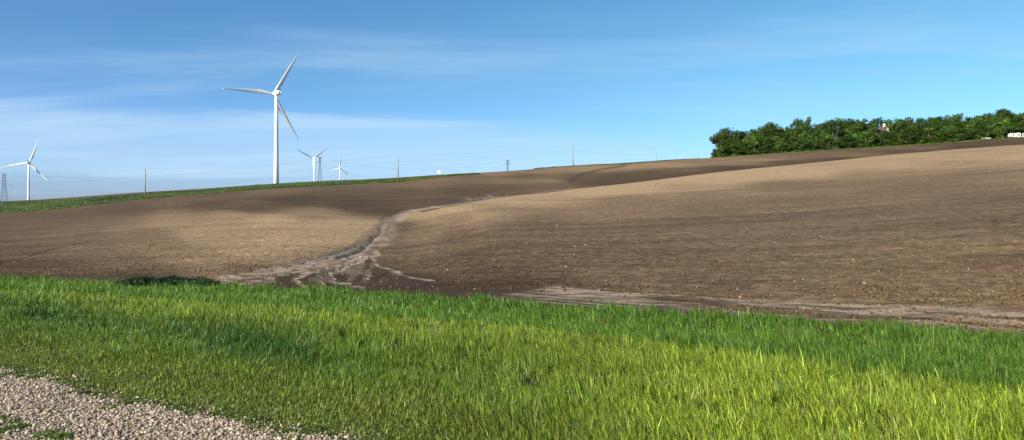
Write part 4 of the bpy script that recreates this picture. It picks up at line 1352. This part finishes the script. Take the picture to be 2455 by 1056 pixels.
# ------------------------------------------------------------------ diamond sign
M_SIGN = material('sign_face', (0.86, 0.84, 0.70), .35, noise_amt=.02)
X, Y = at(1052, 412, 268).x, 268
z0 = gz(X, Y); zc = at(1052, 412.5, 268).z
root = empty('road_sign', (X, Y, z0), math.radians(-14))
mb = MB()
d = .70
mb.add([(0, -.02, zc - z0 - d), (d, -.02, zc - z0), (0, -.02, zc - z0 + d), (-d, -.02, zc - z0), (0, .02, zc - z0 - d), (d, .02, zc - z0), (0, .02, zc - z0 + d), (-d, .02, zc - z0)],
       [(0, 1, 2, 3), (7, 6, 5, 4), (0, 4, 5, 1), (1, 5, 6, 2), (2, 6, 7, 3), (3, 7, 4, 0)])
mb.build('sign_panel', M_SIGN, root)
mb = MB(); mb.box((0, .06, (zc - z0) / 2), (.09, .07, zc - z0 + .6)); mb.build('post', M_STEEL, root)
tag(root, 'small pale diamond-shaped sign on a post on the skyline bank', 'road sign')

# ------------------------------------------------------------------ house, camper, trailer at the grove
M_WALL = material('white_siding', (0.74, 0.71, 0.66), .7, noise_amt=.06)
M_ROOF = material('brown_shingle', (0.10, 0.065, 0.05), .9, noise_amt=.35, noise_scale=2)
M_GLASS = material('window_glass', (0.02, 0.025, 0.03), .1)
Y = 378
X = (2127 - CX) / F * Y; z0 = gz(X, Y)
ztop = CAMZ + Y * (HOR - 302) / F - z0
root = empty('farmhouse', (X, Y, z0), math.radians(4))
eave = ztop - 5.0
mb = MB()
mb.box((0, 5, eave / 2), (5.0, 10, eave))
mb.add([(-2.5, 0, eave), (2.5, 0, eave), (0, 0, ztop - .3), (-2.5, 10, eave), (2.5, 10, eave), (0, 10, ztop - .3)], [(0, 1, 2), (5, 4, 3)])
mb.build('wall', M_WALL, root)
mb = MB()
for s in (-1, 1):
    a = Vector((0, 0, ztop)); b = Vector((s * 2.9, 0, eave - .7))
    y0, y1 = -.4, 10.4
    vs = [(a.x, y0, a.z), (b.x, y0, b.z), (b.x, y1, b.z), (a.x, y1, a.z)]
    vs += [(x, y, z - .18) for x, y, z in vs]
    mb.add(vs, [(0, 1, 2, 3), (7, 6, 5, 4), (0, 4, 5, 1), (1, 5, 6, 2), (2, 6, 7, 3), (3, 7, 4, 0)])
rf = mb.build('roof', M_ROOF, root)
mb = MB(); mb.box((.2, 3, ztop + .1), (.8, .8, 2.4)); mb.box((.2, 3, ztop + 1.35), (.95, .95, .18)); mb.build('chimney', M_WALL, rf)
for x in (-1.3, 1.3):
    mb = MB(); mb.box((x, -.03, eave - 1.6), (1.0, .08, 1.5)); wn = mb.build('window', M_WALL, root)
    mb = MB(); mb.box((x, -.08, eave - 1.6), (.8, .04, 1.3)); mb.build('pane', M_GLASS, wn)
tag(root, 'farmhouse with white gable and dark roof peeping out of the grove', 'house')

M_CAMP = material('camper_white', (0.82, 0.79, 0.74), .4, noise_amt=.05, noise_scale=1)
M_RUB = material('rubber', (0.02, 0.02, 0.02), .8)
Y = 352
X0 = (2420 - CX) / F * Y; Xw = 9.0
X = X0 + Xw / 2; z0 = gz(X, Y)
zt = CAMZ + Y * (HOR - 320.5) / F
root = empty('camper', (X, Y, z0), math.radians(2))
hh = zt - z0
mb = MB()
zb_ = .55
prof = [(-Xw / 2, zb_ + .2), (-Xw / 2 + .5, zb_), (Xw / 2, zb_), (Xw / 2, hh), (-Xw / 2 + .5, hh), (-Xw / 2, hh - .5)]
n = len(prof)
vs = [(x, -1.2, z) for x, z in prof] + [(x, 1.2, z) for x, z in prof]
mb.add(vs, [tuple(range(n)), tuple(range(n, 2 * n))[::-1]] + [(i, i + n, (i + 1) % n + n, (i + 1) % n) for i in range(n)])
body = mb.build('body', M_CAMP, root)
mb = MB(); mb.box((-.3, 0, hh + .14), (1.1, 1.0, .28)); mb.build('roof_vent', M_CAMP, body)
for x, w_, zz_ in ((-3.6, .8, .62), (-1.0, .9, .60), (1.6, 1.1, .6), (3.4, .7, .6)):
    mb = MB(); mb.box((x, -1.22, hh * zz_ + .1), (w_, .06, .55)); mb.build('window', M_GLASS, root)
mb = MB(); mb.box((.4, -1.22, zb_ + .92), (.62, .05, 1.65)); mb.build('door', M_DARKM, root)
for x in (.9, 1.8):
    mb = MB(); mb.tube([(x, -1.15, .36), (x, -.9, .36)], .36, 16); mb.build('wheel', M_RUB, root)
mb = MB(); mb.tube([(-Xw / 2, 0, .6), (-Xw / 2 - 1.2, 0, .5)], .06, 6); mb.build('hitch', M_DARKM, root)
tag(root, 'white camper trailer parked in front of the trees at the right edge', 'camper')

Y = 347
X = (2364 - CX) / F * Y; z0 = gz(X, Y)
root = empty('flatbed_trailer', (X, Y, z0), math.radians(4))
mb = MB(); mb.box((.4, 0, .62), (2.8, 1.5, .1)); bd = mb.build('bed', M_CAMP, root)
for y in (-.74, .74):
    mb = MB(); mb.box((.4, y, .82), (2.8, .05, .30)); mb.build('side_board', M_CAMP, root)
mb = MB(); mb.tube([(-1.0, 0, .6), (-2.0, 0, .62)], .06, 6); mb.box((-2.0, 0, .75), (.3, .2, .42)); mb.build('drawbar', M_CAMP, root)
for y in (-.82, .82):
    mb = MB(); mb.tube([(.6, y - .08, .32), (.6, y + .08, .32)], .32, 14); mb.build('wheel', M_RUB, root)
tag(root, 'low white flatbed trailer at the field edge left of the camper', 'trailer')
print('scene built')
